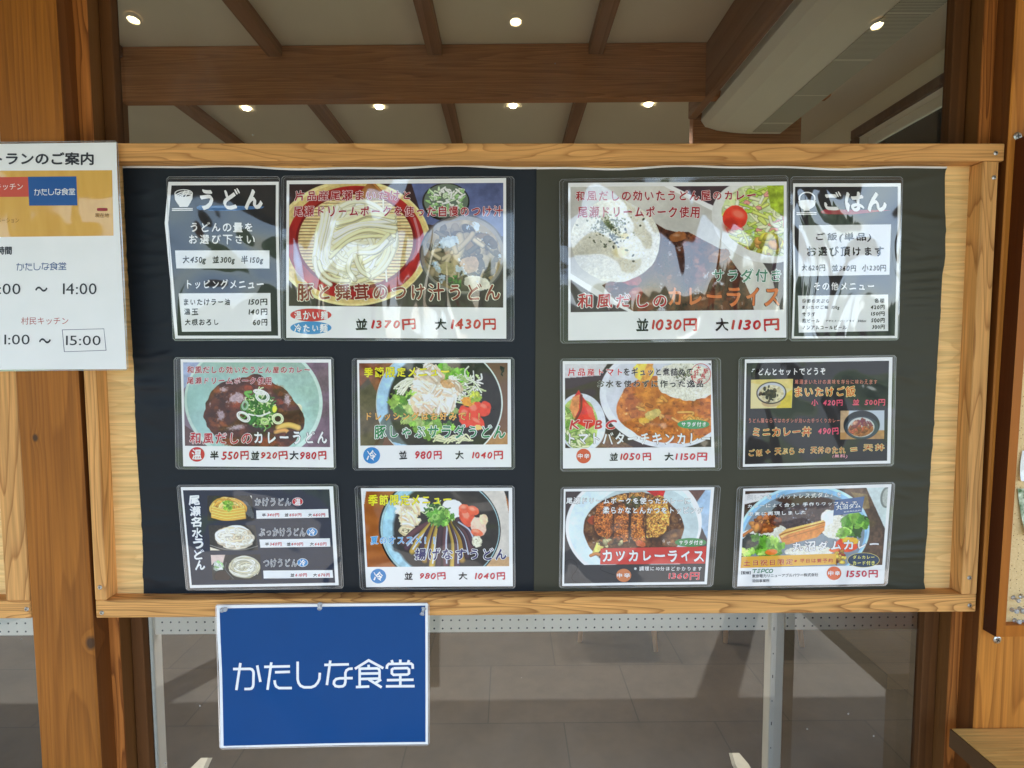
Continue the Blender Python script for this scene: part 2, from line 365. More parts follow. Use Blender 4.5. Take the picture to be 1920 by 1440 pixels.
for x, lab in raft:
    hw = .036
    r = MB().box(x - hw, x + hw, .06, 1.818 - .018 * (x + 1.95 + hw), RB, CEIL - .002, m_raft, .003).box(x - hw, x + hw, 1.884, YB, RB, CEIL - .002, m_raft, .003).build('ceiling_rafter', None, **T_(lab, 'rafter', 'timber rafters under the white ceiling'))
MB().box(-2.04, -1.93, .06, 1.799, 2.85, CEIL - .003, m_raft, .003).build('wall_girder', None, **T_('timber girder running along the top of the left inner wall', 'girder'))
MB().box(-2.06, -1.928, 1.80, 1.89, 0, CEIL - .004, wood('inner_post_wood', 'z', (112, 74, 42), (82, 52, 28), freq=8, rings=5, stretch=.05, mix=.7), .003).build('inner_post', None, **T_('square timber post carrying the left end of the cross beam', 'post'))
gz = float(at(1290, 224, 2.03)[2]); gx = float(at(1290, 225, 2.03)[0])
MB().box(gx, gx + .045, .06, 2.03, gz, CEIL - .004, m_raft, .004).build('main_girder', None, **T_('deep timber girder beside the ceiling air unit', 'girder'))
MB().box(gx + .03, gx + .62, 2.035, 2.10, gz - .16, CEIL - .004, m_beam, .004).build('end_beam', None, **T_('short dark timber beam behind the end of the ceiling air unit', 'beam'))
# downlights
def downlight(px, py, label):
    c = atz(px, py, CEIL - .004); t = thing('downlight', (c[0], c[1], CEIL - .004), label, 'downlight', 'small round downlights in the room ceiling')
    m = MB(); k = 20
    for r0, r1, z0, z1, mt in ((.026, .021, -.002, -.005, m_duct),):
        V = [(c[0] + r * math.cos(2 * math.pi * i / k), c[1] + r * math.sin(2 * math.pi * i / k), CEIL + z - .004) for r, z in ((r0, z0), (r0, z1), (r1, z1), (r1, z0)) for i in range(k)]
        m.add(V, [(q * k + i, q * k + (i + 1) % k, (q + 1) * k + (i + 1) % k, (q + 1) * k + i) for q in range(3) for i in range(k)], mt)
    m.build('trim_ring', t)
    V = [(c[0], c[1], CEIL - .0095)] + [(c[0] + .0205 * math.cos(2 * math.pi * i / k), c[1] + .0205 * math.sin(2 * math.pi * i / k), CEIL - .0085) for i in range(k)]
    MB().add(V, [(0, i + 1, (i + 1) % k + 1) for i in range(k)], m_lamp).build('lens', t)
    l = bpy.data.lights.new('downlight_glow', 'SPOT'); l.energy = 60; l.color = (1, .91, .78); l.spot_size = math.radians(118); l.spot_blend = 1; l.shadow_soft_size = .03
    o = bpy.data.objects.new('downlight_glow', l); COL.objects.link(o); o.parent = t; o.location = (0, 0, -.03)
for px, lab in ((462, 'round lit downlight behind the beam, first from the inner post'), (711, 'round lit downlight behind the beam, second from the inner post'),
                (962, 'round lit downlight behind the beam, third from the inner post'), (1216, 'round lit downlight behind the beam, closest to the ceiling air unit')):
    downlight(px, 203.5 - (px - 462) * .010, lab)
# porch lamps whose mirror images show in the glass
GY = .046
for px, py, lab in ((250, 37, 'round lit porch lamp mirrored in the glass over the white notice'), (967, 41, 'round lit porch lamp mirrored in the middle of the glass'),
                    (1644, 48, 'round lit porch lamp mirrored over the ceiling air unit')):
    d = at(px, py, GY) - np.array([0, CY, CZ]); p0 = at(px, py, GY)
    # mirrored ray: meet the soffit plane z = RZ0 + RS*(y-.03)
    t = (RZ0 - .012 + RS * (p0[1] - .03) - p0[2]) / (d[2] + RS * d[1]); P = p0 + np.array([d[0], -d[1], d[2]]) * t
    nrm = np.array([0, RS, -1.0]); nrm /= np.linalg.norm(nrm); u = np.array([1.0, 0, 0]); w = np.cross(nrm, u)
    th = thing('porch_lamp', P, lab, 'downlight', 'round lamps in the porch roof'); k = 24; R = .021
    V = [P] + [P + R * (u * math.cos(2 * math.pi * i / k) + w * math.sin(2 * math.pi * i / k)) for i in range(k)]
    MB().add(V, [(0, i + 1, (i + 1) % k + 1) for i in range(k)], m_lamp_p).build('lens', th)
    V = [P + nrm * h + r * (u * math.cos(2 * math.pi * i / k) + w * math.sin(2 * math.pi * i / k)) for r, h in ((R + .001, 0), (R + .001, .003), (R + .007, .003), (R + .007, -.01)) for i in range(k)]
    MB().add(V, [(q * k + i, q * k + (i + 1) % k, (q + 1) * k + (i + 1) % k, (q + 1) * k + i) for q in range(3) for i in range(k)], m_duct).build('trim_ring', th)
# ceiling air unit: profile in x,z at its far end, drawn along y
YE = 2.03
q = lambda px, py: at(px, py, YE)[[0, 2]]
prof = [q(1318, 205), q(1314, 226), q(1322, 238), q(1345, 245), q(1375, 249), q(1402, 251), q(1462, 251), (q(1462, 251)[0] + .03, q(1462, 251)[1] + .03), (q(1462, 251)[0] + .05, CEIL - .005), (q(1318, 205)[0], CEIL - .005)]
au = thing('ceiling_air_unit', (1.25, 1.2, prof[5][1]), 'long white ceiling air unit with a slotted grille behind the glass', 'air unit')
P0 = [np.array([x, YE, z]) for x, z in prof]; P1 = [np.array([x, .08, z]) for x, z in prof]
MB().prism(P0, P1, m_duct).build('casing', au)
def grille_mat():
    m, nt, b = newmat('grille_slots'); g = nt.nodes.new('ShaderNodeNewGeometry'); sx = N(nt, 'ShaderNodeSeparateXYZ', {0: g.outputs['Position']})
    a = M_(nt, 'LESS_THAN', M_(nt, 'FRACT', M_(nt, 'MULTIPLY', sx.outputs[1], 120)), .45)
    c = M_(nt, 'LESS_THAN', M_(nt, 'FRACT', M_(nt, 'MULTIPLY', sx.outputs[1], 3.2)), .04)
    f = M_(nt, 'MULTIPLY', a, M_(nt, 'SUBTRACT', 1.0, c))
    nt.links.new(mixc(nt, f, rgb((214, 214, 202)), rgb((120, 118, 106))), b.inputs['Base Color']); return m
gx0, gx1 = prof[5][0] + .012, prof[6][0] - .004; gzz = prof[5][1] - .003
MB().box(gx0, gx1, .09, YE - .03, gzz, gzz + .002, grille_mat()).build('grille', au)
gs = prof[0][0] - .004
MB().box(gs - .014, gs, .08, YE - .002, prof[0][1] - .02, prof[0][1] + .03, m_duct, .002).build('side_rail', au)
for yy in (1.95, 1.45, 1.08):
    MB().box(gs - .03, gs - .0145, yy - .02, yy + .02, prof[0][1] - .028, prof[0][1] - .008, m_duct, .004).build('clip', au)
# right wall window
rw = thing('room_window', (XR, 1.5, WZ0), 'high side window with a dark timber head and pale sash inside the room', 'window')
(MB().box(XR - .03, XR - .001, WX0 - .05, WX1 + .05, WZ1 + .0, WZ1 + .055, m_sash, .003).box(XR - .03, XR - .001, WX1, WX1 + .055, WZ0, WZ1 - .002, m_sash, .003)
 .box(XR - .03, XR - .001, WX0 - .05, WX0, WZ0, WZ1 - .002, m_sash, .003)).build('frame', rw)
(MB().box(XR + .05, XR + .09, WX0, WX1, WZ1 - .06, WZ1 - .001, m_white_metal, .003).box(XR + .05, XR + .09, WX1 - .05, WX1 - .001, WZ0, WZ1 - .062, m_white_metal, .003)
 .box(XR + .05, XR + .09, WX0, WX1 - .052, WZ0, WZ0 + .05, m_white_metal, .003)).build('sash', rw)
MB().box(XR + .066, XR + .070, WX0, WX1 - .052, WZ0 + .052, WZ1 - .062, see_through('side_glass', (.8, .84, .86), 1, 0)).build('pane', rw)
# pegboard stands and chairs in the room
def foot(m, x, y, mat):
    V = []
    for z, s in ((0.002, 1.0), (.022, .9)):
        for i in range(16):
            a = 2 * math.pi * i / 16; c, s2 = math.cos(a), math.sin(a)
            V.append((x + .026 * s * max(-1, min(1, c * 1.4)), y + .265 * s * max(-1, min(1, s2 * 1.1)), z))
    m.add(V, [list(range(16))[::-1], list(range(16, 32))] + [(i, (i + 1) % 16, 16 + (i + 1) % 16, 16 + i) for i in range(16)], mat)
def stand(x0, x1, legs, label):
    t = thing('pegboard_stand', ((x0 + x1) / 2, PEG_Y, 0), label, 'display stand', 'perforated display stands behind the glass')
    MB().box(x0, x1, PEG_Y, PEG_Y + .018, PEG_Z, 1.72, m_peg, .001).build('panel', t)
    for lx in legs:
        m = MB().box(lx - .020, lx + .020, PEG_Y - .012, PEG_Y + .03, .03, 1.75, m_white_metal, .002)
        for zz in np.arange(.1, 1.7, .075): m.box(lx - .014, lx - .0118, PEG_Y - .0128, PEG_Y - .0115, zz, zz + .004 + .003 * (int(zz * 100) % 3), m_slot) if zz < 1.0 else None
        leg = m.build('leg', t)
        m = MB(); foot(m, lx + .0, PEG_Y + .03, flat('foot_steel', (196, 196, 186), .5)); m.build('foot', leg)
lx1 = float(at(284, 1300, PEG_Y)[0]); lx2 = float(at(1452, 1300, PEG_Y)[0])
stand(lx1 + .0, float(at(1440, 1180, PEG_Y)[0]), [lx1, lx2], 'white perforated stand spanning behind the middle of the menu board')
stand(float(at(1473, 1180, PEG_Y)[0]), 1.66, [1.64], 'white perforated stand panel right of the pale upright leg')
stand(-1.97, float(at(262, 1180, PEG_Y)[0]) - .03, [-1.95], 'white perforated stand behind the second board left of the thick post')
def chair(fa, fb, label):
    cx = (fa[0] + fb[0]) / 2; cy = (fa[1] + fb[1]) / 2 + .19
    t = thing('dining_chair', (cx, cy, 0), label, 'chair', 'wooden dining chairs behind the stands')
    for f, (tx, ty) in ((fa, (.15, -.14)), (fb, (-.15, -.14)), ((fa[0] + .01, cy + .2), (.15, .13)), ((fb[0] - .01, cy + .2), (-.15, .13))):
        MB().tube([(f[0], f[1], 0), (f[0] + (tx * .25), f[1] + .05 if ty < 0 else f[1] - .05, .42)], [.011, .017], m_chair, 12).build('leg', t, smooth=True)
    MB().box(cx - .2, cx + .2, cy - .19, cy + .19, .42, .45, m_chair, .008).build('seat', t)
    V0 = [(cx - .19 + .38 * i / 8, cy + .19 + .03 * math.sin(math.pi * i / 8), .60) for i in range(9)]; m = MB()
    m.tube([(x, y, .72) for x, y, _ in V0], .05, m_chair, 8); m.build('backrest', t)
    for sx in (-1, 1): MB().tube([(cx + sx * .17, cy + .18, .45), (cx + sx * .18, cy + .21, .72)], .012, m_chair, 8).build('back_post', t)
A_, B_ = atz(1087, 1203, 0), atz(1230, 1221, 0)
chair((A_[0], A_[1]), (B_[0], B_[1]), 'pale wooden chair behind the stand, its legs under the middle cards')
A_, B_ = atz(1360, 1205, 0), atz(1504, 1212, 0)
chair((A_[0], A_[1]), (B_[0], B_[1]), 'pale wooden chair whose legs show beside the upright stand leg')

# ------------------------------------------------------------------ the shop front
YP = -.04                                                     # front of posts
z0, z1 = 0, 2.97
x_pl, x_pr = -.8805, -.7692
def lean(m, k):
    """old timbers: each stands a few millimetres out of plumb"""
    for v in m.v: v[:, 0] += k * (v[:, 2] - 1.28)
    return m
z0, z1 = 0, 2.97
pt = thing('timber_post', ((x_pl + x_pr) / 2, 0, 0), 'thick orange brown timber post carrying the white notice', 'post')
lean(MB().box(x_pl, x_pr, YP, -.0004, z0, z1, m_post, .003), -.008).build('post_shaft', pt)
lean(MB().box(x_pr + .0001, x_pr + .0006, YP + .003, -.0004, z0, z1, m_side), -.008).build('side_board', pt)  # thin dark sheet, puts the shade of the post's side into the colour
lean(MB().box(x_pr - .03, -.7486, .0, .003, z0, z1, m_strip), -.0035).build('cover_strip', pt)
# window of the middle bay
GY = .046
xg, xg2 = -.7247, .8352
wd = thing('shop_window', (0, GY, 0), 'large fixed shop window behind the menu board', 'window')
lean(MB().box(x_pr - .03, -.7489, .0032, .055, z0, z1, m_strip_shade), -.0035).build('shaded_strip_block', wd)  # dark block behind the cover strip, shade of its side face as colour
lean(MB().box(.8662, .9160, .0032, .055, z0, z1, m_strip_shade), .006).build('shaded_strip_block', wd)  # same painted side shade behind the right cover strip
lean(MB().box(-.7475, xg, .03, .052, z0, z1, m_sash, .0015), -.0045).build('sash_stile', wd)
lean(MB().box(xg2, .8648, .03, .052, z0, z1, m_sash, .0015), .004).build('sash_stile', wd)
MB().box(xg + .006, xg2 - .006, .034, .052, 0, .12, m_sash, .002).build('sash_rail', wd)
MB().add([(xg - .01, GY, .12), (xg2 + .01, GY, .12), (xg2 + .01, GY, z1), (xg - .01, GY, z1)], [(0, 1, 2, 3)], m_glass).build('pane', wd)
# the bay left of the post
lw = thing('shop_window', (-1.5, GY, 0), 'shop window left of the thick timber post', 'window')
MB().box(-2.4, x_pl - .004, .034, .052, 0, .12, m_sash, .002).build('sash_rail', lw)
MB().add([(-2.4, GY, .12), (x_pl - .002, GY, .12), (x_pl - .002, GY, z1), (-2.4, GY, z1)], [(0, 1, 2, 3)], m_glass).build('pane', lw)
# right wall panel with its darkened return face and strip
x_w = .8862
wp = thing('wall_panel', (1.4, 0, 0), 'orange brown plywood wall panel holding the cork board', 'wall')
lean(MB().box(x_w, 2.6, YP, -.0004, z0, z1, m_panel, .002), .008).build('plywood_face', wp)
lean(MB().box(x_w - .0006, x_w - .0001, YP + .003, -.0004, z0, z1, m_side), .008).build('dark_return', wp)  # thin sheet, the panel's return face darkened in the colour
lean(MB().box(.8658, x_w + .03, .0, .003, z0, z1, m_strip), .006).build('cover_strip', wp)

# ------------------------------------------------------------------ the menu board and its neighbour
YF = -.036
def screw(x, z, y, parent, r=.0042):
    k = 14; V = [(x, y - .0018, z)] + [(x + q * math.cos(2 * math.pi * i / k), y - d, z + q * math.sin(2 * math.pi * i / k)) for q, d in ((r * .7, .0016), (r, .0004)) for i in range(k)]
    m = MB().add(V, [(0, 1 + i, 1 + (i + 1) % k) for i in range(k)] + [(1 + i, 1 + (i + 1) % k, 1 + k + (i + 1) % k, 1 + k + i) for i in range(k)], m_metal)
    a = random.uniform(0, 1.5)
    for b in (a, a + math.pi / 2):
        c, s = math.cos(b) * r * .55, math.sin(b) * r * .55; u, v = -math.sin(b) * r * .13, math.cos(b) * r * .13
        m.add([(x + c + u, y - .0021, z + s + v), (x + c - u, y - .0021, z + s - v), (x - c - u, y - .0021, z - s - v), (x - c + u, y - .0021, z - s + v)], [(0, 1, 2, 3)], m_slot)
    return m.build('screw', parent)
zb0, zb1 = .9855, float(at(960, 1120.5, YF)[2]); zt0, zt1 = 1.8125, 1.843
BX0, BX1 = float(at(179, 1140, -.036)[0]), .878; SX = float(at(199, 1113, -.0366)[0]); YPL = -.007
mbd = thing('menu_board', (0, 0, zb0), 'pale plywood menu board in a fir frame across the window', 'notice board')
MB().box(BX0 + .004, BX1 - .004, YPL, -.0006, zb0 + .01, zt1 - .01, m_ply).build('back_panel', mbd)
tr = MB().box(BX0, .8875, YF, -.0005, zt0, zt1, m_rail, .0015).build('top_rail', mbd)
br = MB().box(BX0, BX1, YF, -.0005, zb0, zb1, m_rail2, .0015).build('bottom_rail', mbd)
sl = MB().box(BX0, SX, YF - .0006, -.0005, zb1 + .0005, zt0 - .0005, m_stile, .0015).build('stile', mbd)
sr = MB().box(.8495, BX1, YF - .0006, -.0005, zb1 + .0005, zt0 - .0005, m_stile, .0015).build('stile', mbd)
for par, px, py in ((br, 191, 1149), (sl, 188, 1101), (br, 1818, 1135), (sr, 1817, 1083), (tr, 1867, 287), (sr, 1863, 333)):
    p = at(px, py, YF); screw(p[0], p[2], YF - (.0006 if par in (sl, sr) else 0), par)
nb = thing('side_board', (-1.3, 0, zb0), 'pale plywood notice board left of the thick timber post', 'notice board')
MB().box(-2.2, x_pl - .001, YPL, -.0006, zb0 + .01, 1.843, m_ply).build('back_panel', nb)
b2 = MB().box(-2.2, x_pl - .001, YF, -.0005, zb0, zb1, m_rail2, .0015).build('bottom_rail', nb)
MB().box(-2.2, x_pl - .001, YF, -.0005, zt0, zt1, m_rail, .0015).build('top_rail', nb)
MB().box(-.926, x_pl - .001, YF - .0006, -.0005, zb1 + .0005, zt0 - .0005, m_stile, .0015).build('stile', nb)
p = at(50, 1142, YF); screw(p[0], p[2], YF, b2)

# vinyl sheets stretched over the plywood
def vinyl(name, c, L, R, top, bot, y, label, seed, edge, white_top):
    """sheet between a left and a right outline given as (pixel y, pixel x) pairs"""
    m, nt, b = newmat('vinyl_' + name); g = nt.nodes.new('ShaderNodeNewGeometry')
    n = N(nt, 'ShaderNodeTexNoise', {'Vector': g.outputs['Position'], 'Scale': 6, 'Detail': 4})
    cc = np.array(rgb(c)); nt.links.new(mixc(nt, n.outputs[0], cc * .9, cc * 1.12), b.inputs['Base Color'])
    b.inputs['Roughness'].default_value = .5; b.inputs['Specular IOR Level'].default_value = .26
    n2 = N(nt, 'ShaderNodeTexNoise', {'Vector': g.outputs['Position'], 'Scale': 900, 'Detail': 1})
    bn = N(nt, 'ShaderNodeBump', {'Height': n2.outputs[0], 'Strength': .08, 'Distance': .0004}); nt.links.new(bn.outputs[0], b.inputs['Normal'])
    NX, NY = 150, 170; rs = np.random.RandomState(seed)
    v = np.linspace(0, 1, NY + 1)[:, None]; u = np.linspace(0, 1, NX + 1)[None, :]
    py = top + (bot - top) * v
    xl = np.interp(py, [a for a, _ in L], [q for _, q in L]); xr = np.interp(py, [a for a, _ in R], [q for _, q in R])
    PX = xl + (xr - xl) * u
    ph = rs.rand(8) * 6.28
    tw = 2.2 * np.sin(PX * .013 + ph[0]) + 1.4 * np.sin(PX * .031 + ph[1])
    PY = py + (1 - v) ** 6 * tw + v ** 6 * 1.5 * np.sin(PX * .02 + ph[2])
    P = at(PX, PY, y); d = np.zeros_like(PX)
    e = (PX - xl if edge == 'l' else xr - PX) / 24.0; e = e * np.exp(1 - e)
    ctr = np.clip(np.sin(py * .013 + ph[3]) + .5 * np.sin(py * .037 + ph[4]), 0, 1.5)      # groups of short folds, not a regular ribbing
    d += .0022 * e * ctr * np.sin(py * (.19 + .05 * np.sin(py * .011)) + 4 * np.sin(py * .017 + ph[3]) + PX * .03)
    for k in range(26):
        o = rs.uniform(8, 70); cx = np.interp(0, [0], [0]) + o; cy = rs.uniform(top, bot); w = rs.uniform(2.5, 6); a = rs.uniform(-.12, .12); q = (PX - xl if edge == 'l' else xr - PX)
        d += rs.uniform(.0010, .0026) * np.exp(-((PY - cy - a * q - 6 * np.sin(q * .05)) / w) ** 2) * np.exp(-((q - o) / rs.uniform(14, 34)) ** 2)
    for k in range(14):
        a = rs.uniform(-.25, .25); cy = rs.uniform(top, bot); w = rs.uniform(4, 10); amp = rs.uniform(.0010, .0024); cx = (xl.min() + rs.uniform(0, 120)) if edge == 'l' else (xr.max() - rs.uniform(0, 140))
        d += amp * np.exp(-((PY - cy - a * (PX - cx)) / w) ** 2) * np.exp(-((PX - cx) / 60) ** 2)
    for k in range(3):
        d += .0005 * np.sin(PX * rs.uniform(.01, .03) + PY * rs.uniform(-.02, .02) + ph[5 + k])
    P[..., 1] -= np.maximum(d + .0012, 0)
    F_ = [(j * (NX + 1) + i, j * (NX + 1) + i + 1, (j + 1) * (NX + 1) + i + 1, (j + 1) * (NX + 1) + i) for j in range(NY) for i in range(NX)]
    t = MB().add(P.reshape(-1, 3), F_, m)
    th = thing('vinyl_sheet', (float(P[..., 0].mean()), y, float(P[..., 2].min())), label, 'vinyl sheet', 'dark vinyl sheets behind the menu cards')
    t.build('sheet', th, smooth=True)
    q = at(PX[0], PY[0] - 3.6, y)[:, :]; q[:, 1] = P[0, :, 1] - .0004; r = P[0].copy(); r[:, 1] -= .0004; r[:, 2] -= .0002
    MB().add(np.concatenate([q, r]), [(i, i + 1, NX + 2 + i, NX + 1 + i) for i in range(NX)], flat('vinyl_white_edge', (228, 228, 226), .6)).build('cut_edge', th)
LN = [(308, 231), (480, 239), (600, 246), (690, 252), (790, 255), (860, 258), (960, 265), (1010, 268), (1118, 270)]
RN = [(308, 1785), (318, 1773), (328, 1771), (480, 1772), (496, 1770), (515, 1766), (600, 1761), (690, 1755), (800, 1750), (870, 1745), (950, 1740), (1000, 1738), (1040, 1733), (1090, 1731), (1118, 1737)]
ML = [(308, 1006), (1118, 1001)]
vinyl('navy', (25, 31, 38), LN, [(a, b + 4) for a, b in ML], 316.5, 1124, -.0082, 'navy blue vinyl sheet behind the udon cards', 4, 'l', True)
vinyl('olive', (63, 62, 50), ML, RN, 316.5, 1124, -.0098, 'dark olive grey vinyl sheet behind the rice and curry cards', 9, 'r', True)

# ------------------------------------------------------------------ cork board, notes, desk at the right
cbt = thing('cork_board', (1.2, YP, .95), 'framed cork pin board with worn reddish edges on the plywood wall', 'notice board')
YC = YP - .028
B0 = [at(1904, 262, YP - .0005), at(1843, 1180, YP - .0005)]; F0 = [at(1920, 250, YC), at(1868, 1190, YC)]
bt, bb = B0[0], B0[1]; ft, fb = np.array([bt[0] + .003, YC, bt[2]]), np.array([bb[0] - .001, YC, bb[2]])
ex = np.array([1.0, 0, .010])
def fr_bar(a_out, a_in, b_out, b_in, mat, d0=YP - .0005, d1=YC):
    P = [a_out, a_in, b_in, b_out]; return MB().prism([np.array([p[0], d0, p[2]]) for p in P], [np.array([p[0], d1, p[2]]) for p in P], mat)
w_ = .016; W_ = .62
dn = bb - bt
a0, b0 = bt, bb; a1, b1 = bt + ex * w_ , bb + ex * w_
fs = MB(); P4 = [a0, a1, b1, b0]
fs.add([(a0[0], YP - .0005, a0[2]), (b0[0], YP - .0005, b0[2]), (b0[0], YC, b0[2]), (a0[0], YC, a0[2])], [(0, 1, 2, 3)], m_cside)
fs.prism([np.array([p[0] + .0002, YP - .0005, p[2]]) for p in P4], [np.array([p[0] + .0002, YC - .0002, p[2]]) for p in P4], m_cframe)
fs.build('frame_stile', cbt)
c0 = b1 + np.array([0.0004, 0, 0]); c1 = c0 + ex * W_; up = -dn / np.linalg.norm(dn) * .021
fr_bar(c0 + up, c0, c1 + up, c1, m_cframe).build('frame_rail', cbt)
fr_bar(a1, a1 - up, a1 + ex * W_, a1 - up + ex * W_, m_cframe).build('frame_rail', cbt)
m_cork, ntc, bc = newmat('cork'); gg = ntc.nodes.new('ShaderNodeNewGeometry')
n1 = N(ntc, 'ShaderNodeTexNoise', {'Vector': gg.outputs['Position'], 'Scale': 260, 'Detail': 4}); vo = N(ntc, 'ShaderNodeTexVoronoi', {'Vector': gg.outputs['Position'], 'Scale': 170})
cc = mixc(ntc, n1.outputs[0], rgb((206, 170, 112)), rgb((240, 214, 164)))
ntc.links.new(mixc(ntc, M_(ntc, 'LESS_THAN', vo.outputs['Distance'], .17), cc, rgb((150, 104, 62))), bc.inputs['Base Color']); bc.inputs['Roughness'].default_value = .9
yk = YC + .014
Q = [a1 - up, a1 - up + ex * W_, c1 + up, c0 + up]
MB().add([(p[0], yk, p[2]) for p in Q], [(0, 1, 2, 3)], m_cork).build('cork_sheet', cbt)
for px, py in ((1907, 256), (1869, 1199)):
    p = at(px, py, YP); s = screw(p[0], p[2], YP - .001, cbt, .0075)
def note(name, quad, mat, label, cat, extra=None):
    u, v = np.meshgrid(np.linspace(0, 1, 13), np.linspace(0, 1, 13)); q = [np.array(a, float) for a in quad]
    px = (q[0][0] * (1 - u) + q[1][0] * u) * (1 - v) + (q[3][0] * (1 - u) + q[2][0] * u) * v
    py = (q[0][1] * (1 - u) + q[1][1] * u) * (1 - v) + (q[3][1] * (1 - u) + q[2][1] * u) * v
    P = at(px, py, yk - .003); P[..., 1] -= .008 * (v ** 3) * (1 - u)
    return MB().add(P.reshape(-1, 3), [(j * 13 + i, j * 13 + i + 1, (j + 1) * 13 + i + 1, (j + 1) * 13 + i) for j in range(12) for i in range(12)], mat).build(name, None, True, **T_(label, cat))
note('pinned_note', [(1917, 845), (2010, 850), (2006, 905), (1907, 900)], printed((232, 232, 226)), 'white paper note pinned on the cork board', 'note')
m_leaf, ntl, bl = newmat('leaf_print'); gl_ = ntl.nodes.new('ShaderNodeNewGeometry'); nl = N(ntl, 'ShaderNodeTexNoise', {'Vector': gl_.outputs['Position'], 'Scale': 90, 'Detail': 5})
rl = ntl.nodes.new('ShaderNodeValToRGB'); rl.color_ramp.elements[0].position = .35; rl.color_ramp.elements[0].color = (*rgb((60, 96, 40)), 1); rl.color_ramp.elements[1].position = .65; rl.color_ramp.elements[1].color = (*rgb((222, 232, 206)), 1)
ntl.links.new(nl.outputs[0], rl.inputs[0]); ntl.links.new(rl.outputs[0], bl.inputs['Base Color'])
note('pinned_photo', [(1908, 916), (2000, 918), (2000, 1000), (1917, 1002)], m_leaf, 'curling green leaf photo pinned under the white note', 'photo')
def clear_pin(p, d, label, group, name='push_pin', r=.0042, L=.012):
    p = np.array(p, float); d = np.array(d, float); d /= np.linalg.norm(d)
    prof = [(0, .2), (.01, 1.0), (.14, 1.0), (.22, .62), (.7, .55), (.82, .95), (.99, .95), (1.0, .2)]
    return MB().tube([p + d * L * a for a, _ in prof], [r * b for _, b in prof], m_clear, 14).build(name, None, True, **T_(label, 'push pin', group))
for i, (px, py) in enumerate(((1899, 1120), (1914, 1118), (1897, 1143), (1911, 1141), (1916, 1146), (1902, 1163), (1917, 1166))):
    clear_pin(at(px, py, yk), (random.uniform(-.3, .3), -1, random.uniform(-.3, .3)), 'spare clear push pin stuck in the bottom of the cork board', 'clear push pins in the cork')
# desk below
tz = float(at(1783, 1365, YP - .001)[2]); tx = float(at(1783, 1365, YP - .001)[0])
dk = thing('side_desk', (tx + .4, -.3, 0), 'worn wooden desk corner under the cork board', 'desk')
MB().box(tx, tx + 1.0, -.62, YP - .001, tz - .036, tz, m_bench, .002).build('desk_top', dk)
MB().box(tx - .003, tx - .0002, -.62, YP - .002, tz - .0355, tz - .001, flat('desk_side_shade', (92, 62, 30), .6)).build('side_shade_strip', dk)  # shade of the desk's left face, laid on as a dark strip
m_dleg = wood('desk_leg_wood', 'z', (120, 76, 36), (84, 50, 20), freq=9, rings=4, stretch=.05, mix=.6)
for lx in (tx + .03, tx + .9):
    for ly in (-.60, -.09): MB().box(lx, lx + .04, ly, ly + .04, 0, tz - .0365, m_dleg, .002).build('leg', dk)
MB().box(tx + .071, tx + .899, -.075, -.055, tz - .12, tz - .0365, m_dleg, .002).build('apron', dk)
